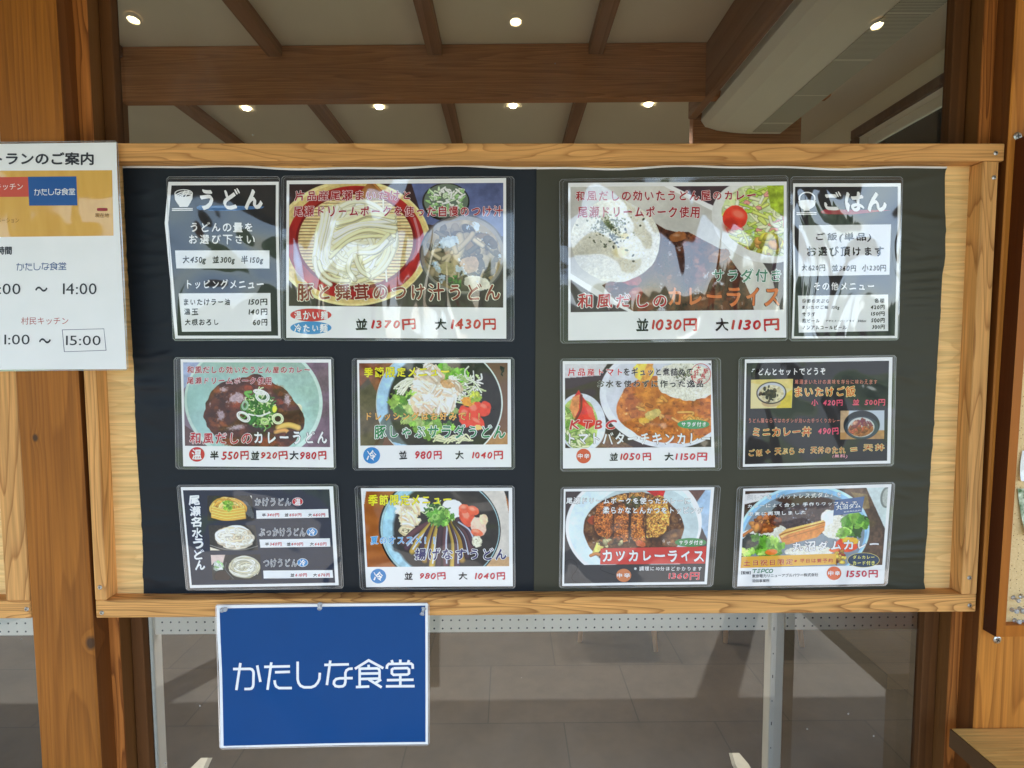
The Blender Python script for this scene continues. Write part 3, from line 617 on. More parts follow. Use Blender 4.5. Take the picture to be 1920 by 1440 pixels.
# ------------------------------------------------------------------ lettering
GLY = {}
def glyph(ch):
    if ch in GLY: return GLY[ch]
    c = bpy.data.curves.new('glyph', 'FONT'); c.body = ch; c.size = 1; c.resolution_u = 3; c.fill_mode = 'FRONT'
    o = bpy.data.objects.new('glyph', c); me = o.to_mesh(); me.calc_loop_triangles()
    V = np.zeros(len(me.vertices) * 3, 'f'); me.vertices.foreach_get('co', V); V = V.reshape(-1, 3)[:, :2].astype(float)
    T = np.zeros(len(me.loop_triangles) * 3, 'i'); me.loop_triangles.foreach_get('vertices', T); T = T.reshape(-1, 3)
    o.to_mesh_clear(); bpy.data.objects.remove(o); bpy.data.curves.remove(c)
    adv = 1.0 if ord(ch) > 0x2000 else (V[:, 0].max() + .06 if len(V) else .35)
    GLY[ch] = (V, T, adv); return GLY[ch]
class Card:
    """printed sheet: everything on it is given in the units of one enlarged view (ox, oy, s) of the photograph"""
    def __init__(c, ox, oy, s, y, amp=.002, seed=0):
        c.ox, c.oy, c.s, c.y, c.amp = ox, oy, s, y, amp; r = np.random.RandomState(seed + 50); c.ph = r.rand(6) * 6.28; c.k = r.uniform(5, 12, 4); c.parts = {}; c.rs = r; c.badges = []; c.child = {}
    def W(c, zx, zy, layer):
        P = at(c.ox + np.asarray(zx, float) * c.s, c.oy + np.asarray(zy, float) * c.s, c.y)
        x, z = P[..., 0], P[..., 2]
        b = .5 + .25 * np.sin(c.k[0] * x + 4 * z + c.ph[0]) + .25 * np.sin(c.k[1] * z - 3 * x + c.ph[1])
        P[..., 1] -= c.amp * b + layer * .001; return P
    cnt = 0
    def part(c, n): return c.parts.setdefault(n, MB())
    def new(c, n): c.cnt += 1; return '%s#%d' % (n, c.cnt)
    def grid(c, part, L, R, col, layer, n=14, k=18):
        """sheet between left and right outlines (lists of points, top to bottom)"""
        m = col if isinstance(col, bpy.types.Material) else printed(col)
        L = np.array(L, float); R = np.array(R, float); v = np.linspace(0, 1, k + 1)
        def rs(A):
            t = np.linspace(0, 1, len(A)); return np.stack([np.interp(v, t, A[:, 0]), np.interp(v, t, A[:, 1])], -1)
        A, B = rs(L), rs(R); u = np.linspace(0, 1, n + 1)[None, :, None]; P = A[:, None] * (1 - u) + B[:, None] * u
        c.part(part).add(c.W(P[..., 0], P[..., 1], layer).reshape(-1, 3), [(j * (n + 1) + i, j * (n + 1) + i + 1, (j + 1) * (n + 1) + i + 1, (j + 1) * (n + 1) + i) for j in range(k) for i in range(n)], m)
    def quad(c, part, tl, tr, br, bl, col, layer, n=8, k=8):
        if part in ('list_box', 'price_strip', 'time_patch'): part = c.new(part)
        c.grid(part, [tl, bl], [tr, br], col, layer, n, k)
    def ell(c, part, cx, cy, rx, ry, col, layer, power=2.0, ring=0):
        if part == 'badge_rim': part = c.new(part)
        if part == 'badge': part = c.new(part); c.badges.append(part)
        m = printed(col); K = 40; V = [(cx, cy)]; rr = (.33, .66, 1.0) if not ring else (1 - ring, 1.0)
        pts = []
        for q in rr:
            for i in range(K):
                a = 2 * math.pi * i / K; ca, sa = math.cos(a), math.sin(a); e = 2 / power
                pts.append((cx + rx * q * abs(ca) ** e * np.sign(ca), cy + ry * q * abs(sa) ** e * np.sign(sa)))
        Fs = []; base = 0
        if not ring:
            pts = [(cx, cy)] + pts; base = 1; Fs += [(0, 1 + i, 1 + (i + 1) % K) for i in range(K)]
        for j in range(len(rr) - 1): Fs += [(base + j * K + i, base + j * K + (i + 1) % K, base + (j + 1) * K + (i + 1) % K, base + (j + 1) * K + i) for i in range(K)]
        A = np.array(pts); c.part(part).add(c.W(A[:, 0], A[:, 1], layer), Fs, m)
    def poly(c, part, pts, col, layer):
        if part == 'black_blotch': part = c.new(part)
        A = np.array(pts, float); c.part(part).add(c.W(A[:, 0], A[:, 1], layer), [list(range(len(A)))], printed(col))
    def lay(c, part, V, T, col, layer, offs):
        m = printed(col)
        for i, (dx, dy) in enumerate(offs): c.part(part).add(c.W(V[:, 0] + dx, V[:, 1] + dy, layer + i * .012), T, m)
    def text(c, s, box, col, part='lettering', halo=None, hw=.06, b=.035, brush=True, tilt=0.0, vert=False, L=.8, nib=55):
        if brush: b *= .62; hw *= .75
        own = c.badges[-1] if part == 'badge_lettering' and c.badges else None; part = c.new(part)
        if own: c.child[part] = own
        x0, y0, x1, y1 = box; rs = c.rs; VV = []; TT = []; n = 0; pen = 0.0
        for ch in s:
            if ch == ' ': pen += .45; continue
            V, T, adv = glyph(ch); V = V.copy()
            if brush:
                a = rs.uniform(-.05, .05); k = rs.uniform(.80, .95); cx, cy = (.5 if ord(ch) > 0x2000 else adv / 2), .38
                if ord(ch) < 0x2000: V[:, 0] += .16 * V[:, 1]
                V[:, 0] += .02 * np.sin(V[:, 1] * 7 + rs.uniform(0, 6)); V[:, 1] += .018 * np.sin(V[:, 0] * 7 + rs.uniform(0, 6)) + .03 * (V[:, 0] - cx)
                X, Y = (V[:, 0] - cx) * k, (V[:, 1] - cy) * k * .96
                V = np.stack([cx + X * math.cos(a) - Y * math.sin(a), cy + X * math.sin(a) + Y * math.cos(a)], -1)
            if vert: V[:, 1] -= pen; pen += 1.02
            else: V[:, 0] += pen; pen += adv
            VV.append(V); TT.append(T + n); n += len(V)
        V = np.concatenate(VV); T = np.concatenate(TT); lo, hi = V.min(0), V.max(0)
        sx = (x1 - x0) / (hi[0] - lo[0]); sy = (y1 - y0) / max(hi[1] - lo[1], .25)
        X = x0 + (V[:, 0] - lo[0]) * sx; Y = y1 - (V[:, 1] - lo[1]) * sy; Y = Y + tilt * (X - x0)
        P = np.stack([X, Y], -1); em = math.sqrt(sx * sy)
        if halo is not None:
            r = hw * em + b * em * .6
            c.lay(part, P, T, halo, L, [(r * math.cos(k * math.pi / 4), r * math.sin(k * math.pi / 4)) for k in range(8)])
        if brush: offs = [(q * b * em * math.cos(math.radians(nib)), q * b * em * math.sin(math.radians(nib))) for q in (-1, -.5, 0, .5, 1)]
        else: offs = [(dx * b * em, dy * b * em) for dx, dy in ((-1, 0), (1, 0), (0, -1), (0, 1))] if b > 0 else [(0, 0)]
        c.lay(part, P, T, col, L + .14, offs)
    def strokes(c, part, lines, w, col, layer, f=lambda p: p):
        """even-width lettering: each polyline becomes a ribbon"""
        if part in ('lettering', 'scratch'): part = c.new(part)
        m = printed(col)
        for q, ln in enumerate(lines):
            A = np.array([f(p) for p in ln], float); n = len(A); D = np.zeros_like(A); D[:-1] += A[1:] - A[:-1]; D[1:] += A[1:] - A[:-1]
            seg = A[1:] - A[:-1]; seg /= np.linalg.norm(seg, axis=1)[:, None]
            nn = np.stack([-seg[:, 1], seg[:, 0]], -1); mi = np.zeros_like(A); mi[0] = nn[0]; mi[-1] = nn[-1]
            for i in range(1, n - 1):
                h = nn[i - 1] + nn[i]; h /= np.linalg.norm(h); mi[i] = h / max(.5, h @ nn[i])
            a, b = A + mi * w / 2, A - mi * w / 2; V = np.concatenate([a, b])
            c.part(part).add(c.W(V[:, 0], V[:, 1], layer + q * .006), [(i, i + 1, n + i + 1, n + i) for i in range(n - 1)], m)
    def film(c, outer, inner, seam=True):
        """clear pouch margin around the paper: outer and inner are tl, tr, br, bl"""
        O = np.array(outer, float); I = np.array(inner, float); ce = O.mean(0); K = 14
        def ringpts(Q, rad):
            P = []
            for i in range(4):
                a, b = Q[i], Q[(i + 1) % 4]; d = b - a; l = np.linalg.norm(d); r = min(rad / l, .4)
                P += [a + d * t for t in np.linspace(r, 1 - r, K)]
            return np.array(P)
        o, i_ = ringpts(O, 22 * .17 / c.s if False else 4.5 / c.s), ringpts(I, .2 / c.s)
        n = len(o); mB = c.part('laminate_margin'); clear = see_through('laminate', (.94, .95, .95), 1.6, .06, True, base=(.55, .57, .60, .045))
        rim = see_through('laminate_rim', (.9, .9, .9), 3.0, .15, False, base=(.75, .77, .78, .30))
        k = [(j, (j + 1) % n, n + (j + 1) % n, n + j) for j in range(n)]
        mB.add(np.concatenate([c.W(o[:, 0], o[:, 1], .25), c.W(i_[:, 0], i_[:, 1], .25)]), k, clear)
        for t, wd in ((0.0, .9), (.38, .55)):
            p = o + (i_ - o) * t; e = (ce - p); e /= np.linalg.norm(e, axis=1)[:, None]; q = p + e * wd / c.s
            mB.add(np.concatenate([c.W(p[:, 0], p[:, 1], .42), c.W(q[:, 0], q[:, 1], .42)]), k, rim)
    def picture(c, part, cv, quad, layer):
        tl, tr, br, bl = [np.array(p, float) for p in quad]; h, w = cv.img.shape[:2]
        u, v = np.meshgrid(np.linspace(0, 1, w), np.linspace(0, 1, h))
        P = (tl * (1 - u)[..., None] + tr * u[..., None]) * (1 - v)[..., None] + (bl * (1 - u)[..., None] + br * u[..., None]) * v[..., None]
        Wd = c.W(P[..., 0], P[..., 1], layer).reshape(-1, 3)
        i = (np.arange(h - 1)[:, None] * w + np.arange(w - 1)[None, :]).reshape(-1); Q = np.stack([i, i + 1, i + w + 1, i + w], -1)
        c.parts[part + '#%d' % len(c.parts)] = (Wd, Q, cv.img)
    def done(c, name, label, cat, group=None, child=None):
        allv = [np.concatenate(m.v) for m in c.parts.values() if isinstance(m, MB)]; A = np.concatenate(allv)
        base = ((A[:, 0].min() + A[:, 0].max()) / 2, c.y, A[:, 2].min()); t = thing(name, base, label, cat, group); objs = {}
        for n, m in c.parts.items():
            if isinstance(m, MB):
                par = t
                if n in c.child: par = objs[c.child[n]]
                objs[n] = m.build(n.split('#')[0], par)
            else:
                Wd, Q, img = m; me = bpy.data.meshes.new('food_photo'); Wd = Wd - np.array(base)
                me.vertices.add(len(Wd)); me.vertices.foreach_set('co', Wd.astype('f').ravel())
                me.loops.add(Q.size); me.loops.foreach_set('vertex_index', Q.astype('i').ravel())
                me.polygons.add(len(Q)); me.polygons.foreach_set('loop_start', np.arange(0, Q.size, 4, dtype='i'))
                try: me.polygons.foreach_set('loop_total', np.full(len(Q), 4, 'i'))
                except Exception: pass
                me.update(calc_edges=True)
                at_ = me.color_attributes.new('Col', 'FLOAT_COLOR', 'POINT'); px = np.ones((len(Wd), 4), 'f'); px[:, :3] = np.minimum(lin(np.clip(img, 0, 255)) * 1.04, .86).reshape(-1, 3)
                at_.data.foreach_set('color', px.ravel()); me.materials.append(photo_mat())
                o = bpy.data.objects.new(n.split('#')[0], me); COL.objects.link(o); o.parent = t
        return t

# ------------------------------------------------------------------ painted food pictures (flat prints on the cards)
class Cv:
    def __init__(s, x0, y0, x1, y1, sc, bgc, seed=1, R=1.25):
        s.x0, s.y0, s.k = x0, y0, sc * R; w, h = int((x1 - x0) * s.k) + 1, int((y1 - y0) * s.k) + 1
        s.X, s.Y = np.meshgrid(np.linspace(x0, x1, w), np.linspace(y0, y1, h)); s.px = (x1 - x0) / (w - 1)
        s.img = np.zeros((h, w, 3)) + np.array(bgc, float); s.rs = np.random.RandomState(seed)
    def noise(s, size, oct=4):
        out = np.zeros(s.X.shape); a = 1.0
        for o in range(oct):
            f = 2 ** o / size; gx, gy = (s.X - s.x0) * f, (s.Y - s.y0) * f; nx, ny = int(gx.max()) + 3, int(gy.max()) + 3
            G = s.rs.rand(ny, nx) * 2 - 1; ix, iy = gx.astype(int), gy.astype(int); fx, fy = gx - ix, gy - iy; fx = fx * fx * (3 - 2 * fx); fy = fy * fy * (3 - 2 * fy)
            out += a * ((G[iy, ix] * (1 - fx) + G[iy, ix + 1] * fx) * (1 - fy) + (G[iy + 1, ix] * (1 - fx) + G[iy + 1, ix + 1] * fx) * fy); a *= .55
        return out / 1.7
    def put(s, m, col, tex=None, sl=None):
        col = np.array(col, float); I = s.img if sl is None else s.img[sl]
        C = col if tex is None else np.clip(col * (1 + tex[..., None]), 0, 255)
        I[...] = I * (1 - m[..., None]) + C * m[..., None]
    def emask(s, cx, cy, rx, ry, rot=0, wob=0, soft=None):
        c, q = math.cos(rot), math.sin(rot); dx, dy = s.X - cx, s.Y - cy; u, v = (dx * c + dy * q) / rx, (-dx * q + dy * c) / ry
        d = np.sqrt(u * u + v * v)
        if wob: d = d + wob * s.noise(min(rx, ry) * .5, 3)
        return np.clip((1 - d) * min(rx, ry) / (soft or s.px * 1.2) + .5, 0, 1)
    def ell(s, cx, cy, rx, ry, col, rot=0, wob=0, tex=0, ts=40, soft=None, a=1.0):
        m = s.emask(cx, cy, rx, ry, rot, wob, soft) * a; s.put(m, col, tex * s.noise(ts) if tex else None); return m
    def pmask(s, pts):
        P = np.array(pts, float); ins = np.zeros(s.X.shape, bool); j = len(P) - 1
        for i in range(len(P)):
            (xi, yi), (xj, yj) = P[i], P[j]; c = ((yi > s.Y) != (yj > s.Y)) & (s.X < (xj - xi) * (s.Y - yi) / (yj - yi + 1e-9) + xi); ins ^= c; j = i
        m = ins.astype(float)
        m[1:-1, 1:-1] = (m[1:-1, 1:-1] * 2 + m[:-2, 1:-1] + m[2:, 1:-1] + m[1:-1, :-2] + m[1:-1, 2:]) / 6; return m
    def poly(s, pts, col, tex=0, ts=40, a=1.0):
        m = s.pmask(pts) * a; s.put(m, col, tex * s.noise(ts) if tex else None); return m
    def sub(s, x0, y0, x1, y1):
        i0 = max(0, int((x0 - s.x0) / s.px)); i1 = int((x1 - s.x0) / s.px) + 2; j0 = max(0, int((y0 - s.y0) / s.px)); j1 = int((y1 - s.y0) / s.px) + 2
        return (slice(j0, max(j1, j0)), slice(i0, max(i1, i0)))
    def line(s, pts, w, col, dk=.55, hi=.12, a=1.0, smooth=True, clip=None):
        """a strand: rounded shading across, dark rim"""
        P = np.array(pts, float)
        if smooth and len(P) > 2:
            Q = []; E = np.concatenate([[2 * P[0] - P[1]], P, [2 * P[-1] - P[-2]]])
            for i in range(1, len(E) - 2):
                for t in np.linspace(0, 1, 7)[:-1]:
                    p0, p1, p2, p3 = E[i - 1:i + 3]; Q.append(.5 * (2 * p1 + (p2 - p0) * t + (2 * p0 - 5 * p1 + 4 * p2 - p3) * t * t + (3 * p1 - p0 - 3 * p2 + p3) * t ** 3))
            P = np.array(Q + [P[-1]])
        sl = s.sub(P[:, 0].min() - w * 1.6, P[:, 1].min() - w * 1.6, P[:, 0].max() + w * 1.6, P[:, 1].max() + w * 1.6)
        X, Y = s.X[sl], s.Y[sl]
        if X.size == 0: return
        D = np.full(X.shape, 1e9); S = np.zeros(X.shape)
        for a0, b0 in zip(P[:-1], P[1:]):
            d = b0 - a0; l = d @ d + 1e-9; t = np.clip(((X - a0[0]) * d[0] + (Y - a0[1]) * d[1]) / l, 0, 1)
            ex, ey = X - a0[0] - t * d[0], Y - a0[1] - t * d[1]; q = np.hypot(ex, ey); up = q < D; D = np.where(up, q, D); S = np.where(up, (-ex * .5 - ey * .85), S)
        r = D / w; m = np.clip((1 - r) * w / s.px + .5, 0, 1) * a
        if clip is not None: m = m * clip[sl]
        sh = 1 - (1 - dk) * np.clip(r, 0, 1) ** 2.5 + hi * np.clip(S / w, -1, 1)
        I = s.img[sl]; C = np.clip(np.array(col, float) * sh[..., None], 0, 255); I[...] = I * (1 - m[..., None]) + C * m[..., None]
    def specks(s, n, cx, cy, rx, ry, size, cols, el=1.6, a=1.0, shade=.25, clip=None, gauss=False, sh=.3):
        for _ in range(n):
            if gauss: t, r = s.rs.rand() * 6.283, abs(s.rs.randn()) * .45
            else: t, r = s.rs.rand() * 6.283, math.sqrt(s.rs.rand())
            x, y = cx + rx * r * math.cos(t), cy + ry * r * math.sin(t); z = s.rs.uniform(*size); ro = s.rs.rand() * 3.14; e = s.rs.uniform(1, el)
            sl = s.sub(x - z * e * 1.3, y - z * e * 1.3, x + z * e * 1.3, y + z * e * 1.3); X, Y = s.X[sl] - x, s.Y[sl] - y
            if X.size == 0: continue
            c, q = math.cos(ro), math.sin(ro); d = np.hypot((X * c + Y * q) / (z * e), (-X * q + Y * c) / z); m = np.clip((1 - d) * z / s.px + .5, 0, 1) * a
            if clip is not None: m = m * clip[sl]
            col = np.array(cols[s.rs.randint(len(cols))], float) * s.rs.uniform(1 - shade, 1 + shade * .5); shd = 1 - sh * d ** 2 - sh * .5 * Y / z
            I = s.img[sl]; I[...] = I * (1 - m[..., None]) + np.clip(col * np.clip(shd, .4, 1.2)[..., None], 0, 255) * m[..., None]
    def nest(s, n, cx, cy, rx, ry, w, cols, seed=None, tilt=0.0, lo=.15):
        """heap of noodles: loops of many sizes laid over one another"""
        for i in range(n):
            q = lo + (1 - lo) * s.rs.rand() ** .6; a0 = s.rs.rand() * 6.283; span = s.rs.uniform(1.4, 4.2); ox, oy = s.rs.uniform(-1, 1, 2) * (1 - q) * .7; e = s.rs.uniform(.55, 1.0); ph = s.rs.uniform(-.7, .7) + tilt
            pts = []
            for t in np.linspace(0, span, 9):
                u, v = q * math.cos(a0 + t), q * e * math.sin(a0 + t); u, v = u * math.cos(ph) - v * math.sin(ph) + ox, u * math.sin(ph) + v * math.cos(ph) + oy
                k = math.hypot(u, v); k = 1 / max(k, 1.0) if k > .97 else 1; pts.append((cx + rx * u * k + s.rs.randn() * w * .25, cy + ry * v * k + s.rs.randn() * w * .25))
            s.line(pts, w * s.rs.uniform(.85, 1.12), np.array(cols[s.rs.randint(len(cols))]) * s.rs.uniform(.86, 1.04), dk=.74, hi=.10)
    def grade(s, cx, cy, r, amt):
        s.img *= (1 + amt * np.clip(1 - np.hypot(s.X - cx, s.Y - cy) / r, 0, 1))[..., None]
    def grain(s, amt=.05, size=6): s.img *= (1 + amt * s.noise(size, 2))[..., None]
    def curry(s, m, size=60, base=(74, 40, 24), lite=(126, 74, 44), gloss=(196, 190, 204), lump=((128, 66, 40), (150, 92, 50), (92, 44, 28)), n=40, box=None, gl=.42):
        """glossy brown sauce inside a mask"""
        a, b = s.noise(size, 5), s.noise(size * .42, 4); C = np.array(base) + (np.array(lite) - np.array(base)) * np.clip(.32 + .75 * a + .4 * b, 0, 1)[..., None]; s.img[...] = s.img * (1 - m[..., None]) + C * m[..., None]
        if box:
            cx, cy, rx, ry = box
            for _ in range(int(n * .3)):
                t, q = s.rs.rand() * 6.283, math.sqrt(s.rs.rand()); z = size * s.rs.uniform(.2, .55); x, y = cx + rx * q * math.cos(t), cy + ry * q * math.sin(t)
                k = s.emask(x, y, z * s.rs.uniform(1, 1.9), z, s.rs.rand() * 3, .3, z * .5) * m; s.put(k * .6, np.array(lump[s.rs.randint(len(lump))]), .3 * b)
                k = s.emask(x + z * .2, y + z * .75, z * 1.2, z * .3, 0, .3, z * .4) * m; s.put(k * .45, np.array(base) * .55)
        h = np.clip((s.noise(size * .9, 5) - gl * .8) / .3, 0, 1) ** 1.4 * np.clip(.55 + 1.2 * b, 0, 1) * m; s.put(h * .9, gloss)
        d = np.clip((s.noise(size * .5, 4) - .32) * 4, 0, 1) * m; s.put(d * .45, np.array(base) * .5)
    def finish(s, amt=.035):
        """lens softness, uneven light and fine grain of the printed picture"""
        I = s.img; B = I.copy(); B[1:-1, 1:-1] = (I[1:-1, 1:-1] * 4 + I[:-2, 1:-1] + I[2:, 1:-1] + I[1:-1, :-2] + I[1:-1, 2:]) / 8
        B = I + .55 * (I - B); g = B.mean(2, keepdims=True); B = g + (B - g) * 1.12; B = 118 + (B - 118) * 1.10
        s.img = np.clip(B, 4, 252) * (1.05 + .12 * s.noise(420, 2) + amt * s.noise(30, 3) + amt * .7 * s.noise(5, 1))[..., None]
        return s
    def rice(s, n, cx, cy, rx, ry, m, herbs=0, hx=0, hy=0, hr=1):
        t = s.noise(13, 3); u = s.noise(90, 3); s.put(m, (213, 210, 197), .10 * t + .10 * u)
        s.specks(n, cx, cy, rx, ry, (6, 11), ((224, 222, 210), (214, 211, 197), (232, 231, 222), (204, 200, 184)), 2.4, .6, .04, m, sh=.12)
        k = np.clip((s.noise(11, 2) - .35) * 4, 0, 1) * m; s.put(k * .25, (168, 162, 140))
        if herbs: s.specks(herbs, hx, hy, hr, hr * .62, (3, 7), ((96, 104, 66), (120, 124, 82), (78, 84, 54)), 2.2, .75, .2, m, True)
    def crumb(s, m, cl, dirx=1):
        """fried breadcrumb crust"""
        n1, n2, n3 = s.noise(15, 3), s.noise(44, 3), s.noise(8, 2); cl = np.array(cl, float); C = cl * (.86 + .55 * n1 + .3 * n2 + .25 * n3)[..., None]
        C += np.clip(n1 + n3 - .35, 0, 1)[..., None] * np.array((70, 56, 30)); C *= (1 - .5 * np.clip(-n1 - n2 * .6 - .3, 0, 1))[..., None]
        s.img[...] = s.img * (1 - m[..., None]) + np.clip(C, 0, 250) * m[..., None]

def pic_zaru():
    c = Cv(97, 105, 1768, 1070, .2396, (58, 46, 46), 2)
    c.poly([(1050, 100), (1770, 100), (1770, 520), (1150, 420)], (92, 100, 132), .15, 60)
    c.ell(590, 570, 612, 496, (214, 198, 148), tex=.10, ts=26); c.ell(600, 572, 592, 476, (196, 176, 122), tex=.1, ts=20)
    c.ell(617, 568, 536, 448, (146, 46, 42), tex=.14, ts=70); c.ell(617, 556, 470, 380, (108, 30, 28), tex=.1)
    m = c.ell(617, 550, 448, 360, (206, 184, 138), tex=.12, ts=24)
    st = (np.sin(c.Y * 2 * math.pi / 25 + .3 * c.noise(200, 2)) > .45) * m; c.put(st * .75, (118, 92, 62)); c.put((np.sin(c.Y * 2 * math.pi / 25 + 2) > .6) * m * .35, (240, 226, 190))
    for k in range(24): c.line([(170 + k * 1.5 - 36, 540 + k * 14), (176 + k * 3.2 - 36, 556 + k * 14)], 20 - abs(k - 12) * 1.2, (176, 178, 206), 1, 0, .55, False)
    c.line([(1075, 380), (1110, 520), (1108, 640)], 10, (206, 170, 176), .9, 0, .6)
    c.line([(830, 160), (838, 500), (858, 870)], 7, (226, 218, 196), .7)
    for k in range(13): c.line([(640 + k * 18, 215), (668 + k * 12, 165), (720 + k * 3, 105)], 10, (170, 120, 70), .5, .1, .9)
    c.ell(622, 575, 318, 318, (186, 172, 124), wob=.12, tex=.2, ts=30)
    cols = ((246, 240, 206), (252, 248, 222), (238, 230, 186), (248, 244, 214))
    c.nest(90, 620, 560, 325, 325, 17, cols, tilt=-.9)
    r = c.rs
    for k in range(52):                                           # long strands sweeping over the heap
        t = r.uniform(-1, 1); a = r.uniform(-25, 25)
        c.line([(450 + t * 90, 300 + a + abs(t) * 40), (430 + t * 60 - 20, 440 + a), (380 + t * 70, 600 + a), (330 + t * 90 + 60, 740), (420 + (t + 1) * 130, 840 - abs(t) * 50)], 16.5 * r.uniform(.85, 1.1), np.array(cols[r.randint(4)]) * r.uniform(.93, 1.02), .68)
    for k in range(40):
        t = r.uniform(0, 1); c.line([(420 + 60 * t, 690 - 300 * t), (560 + 40 * t, 560 - 190 * t), (720, 520 - 190 * t + r.uniform(-15, 15)), (930 - 40 * abs(t - .5), 520 - 180 * t + r.uniform(-10, 40))], 16.5 * r.uniform(.85, 1.1), np.array(cols[r.randint(4)]) * r.uniform(.93, 1.02), .68)
    for k in range(14):
        t = k / 13; c.line([(560 + 30 * t, 650 + 60 * t), (640, 610 + 40 * t), (760 + 20 * t, 650 - 60 * t), (900 - 30 * t, 560 - 60 * t + r.uniform(-15, 15))], 17, cols[r.randint(4)], .68)
    c.line([(610, 860), (560, 780), (580, 690), (640, 650), (770, 640), (860, 560)], 21, (238, 234, 208), .6); c.line([(720, 830), (660, 790), (625, 720), (612, 670)], 20, (234, 228, 198), .6)
    c.line([(300, 690), (310, 780), (350, 850), (420, 900)], 18, (232, 228, 204), .6); c.line([(330, 720), (360, 800), (440, 860), (560, 870)], 18, (228, 222, 190), .6)
    c.ell(1320, 250, 185, 148, (36, 40, 38)); c.ell(1322, 244, 172, 134, (96, 108, 96)); 
    for k in range(90):
        x, y = 1320 + r.uniform(-130, 130), 245 + r.uniform(-95, 95); c.line([(x, y), (x + r.uniform(-30, 30), y + r.uniform(-25, 25)), (x + r.uniform(-40, 40), y + r.uniform(-30, 30))], 7, ((216, 226, 206), (196, 214, 182), (150, 184, 130), (230, 236, 226))[r.randint(4)], .6)
    c.ell(1452, 662, 338, 314, (74, 70, 72)); c.ell(1452, 662, 326, 302, (126, 120, 112), tex=.08); m = c.ell(1452, 668, 300, 276, (134, 116, 84), tex=.2, ts=50)
    c.ell(1452, 475, 250, 80, (156, 148, 138), a=.6, soft=30)
    c.specks(110, 1452, 690, 285, 250, (14, 44), ((96, 84, 68), (130, 116, 96), (152, 138, 112), (82, 72, 60), (110, 88, 62)), 2.6, .9, .3, m)
    for k in range(30):
        x, y = 1452 + r.uniform(-220, 220), 680 + r.uniform(-190, 200); c.line([(x, y), (x + r.uniform(-60, 60), y + r.uniform(-50, 50)), (x + r.uniform(-70, 70), y + r.uniform(-60, 80))], r.uniform(9, 20), ((168, 152, 124), (104, 92, 76), (84, 74, 62), (186, 172, 146))[r.randint(4)], .5, .15, 1, True, m)
    c.line([(1380, 830), (1400, 700), (1440, 600), (1430, 520)], 34, (176, 160, 128), .6, .12); c.line([(1420, 620), (1500, 540), (1530, 500)], 22, (168, 152, 124), .6); c.line([(1400, 640), (1370, 560)], 22, (176, 160, 132), .6)
    c.ell(1500, 740, 78, 62, (166, 140, 112), -.3, .15, .12, 20); c.ell(1330, 770, 60, 50, (150, 140, 106), .3, .2, .15, 20); c.ell(1565, 880, 110, 54, (204, 200, 186), .2, .15, .1, 30)
    c.specks(16, 1400, 870, 60, 40, (6, 16), ((84, 128, 62), (110, 150, 80)), 2)
    h = np.clip((c.noise(70, 4) - .42) * 8, 0, 1) * m; c.put(h * .75, (196, 214, 232)); c.ell(1340, 560, 90, 40, (190, 212, 232), -.3, .4, a=.7); c.ell(1250, 760, 50, 22, (170, 196, 222), .9, .3, a=.5)
    return c.finish()
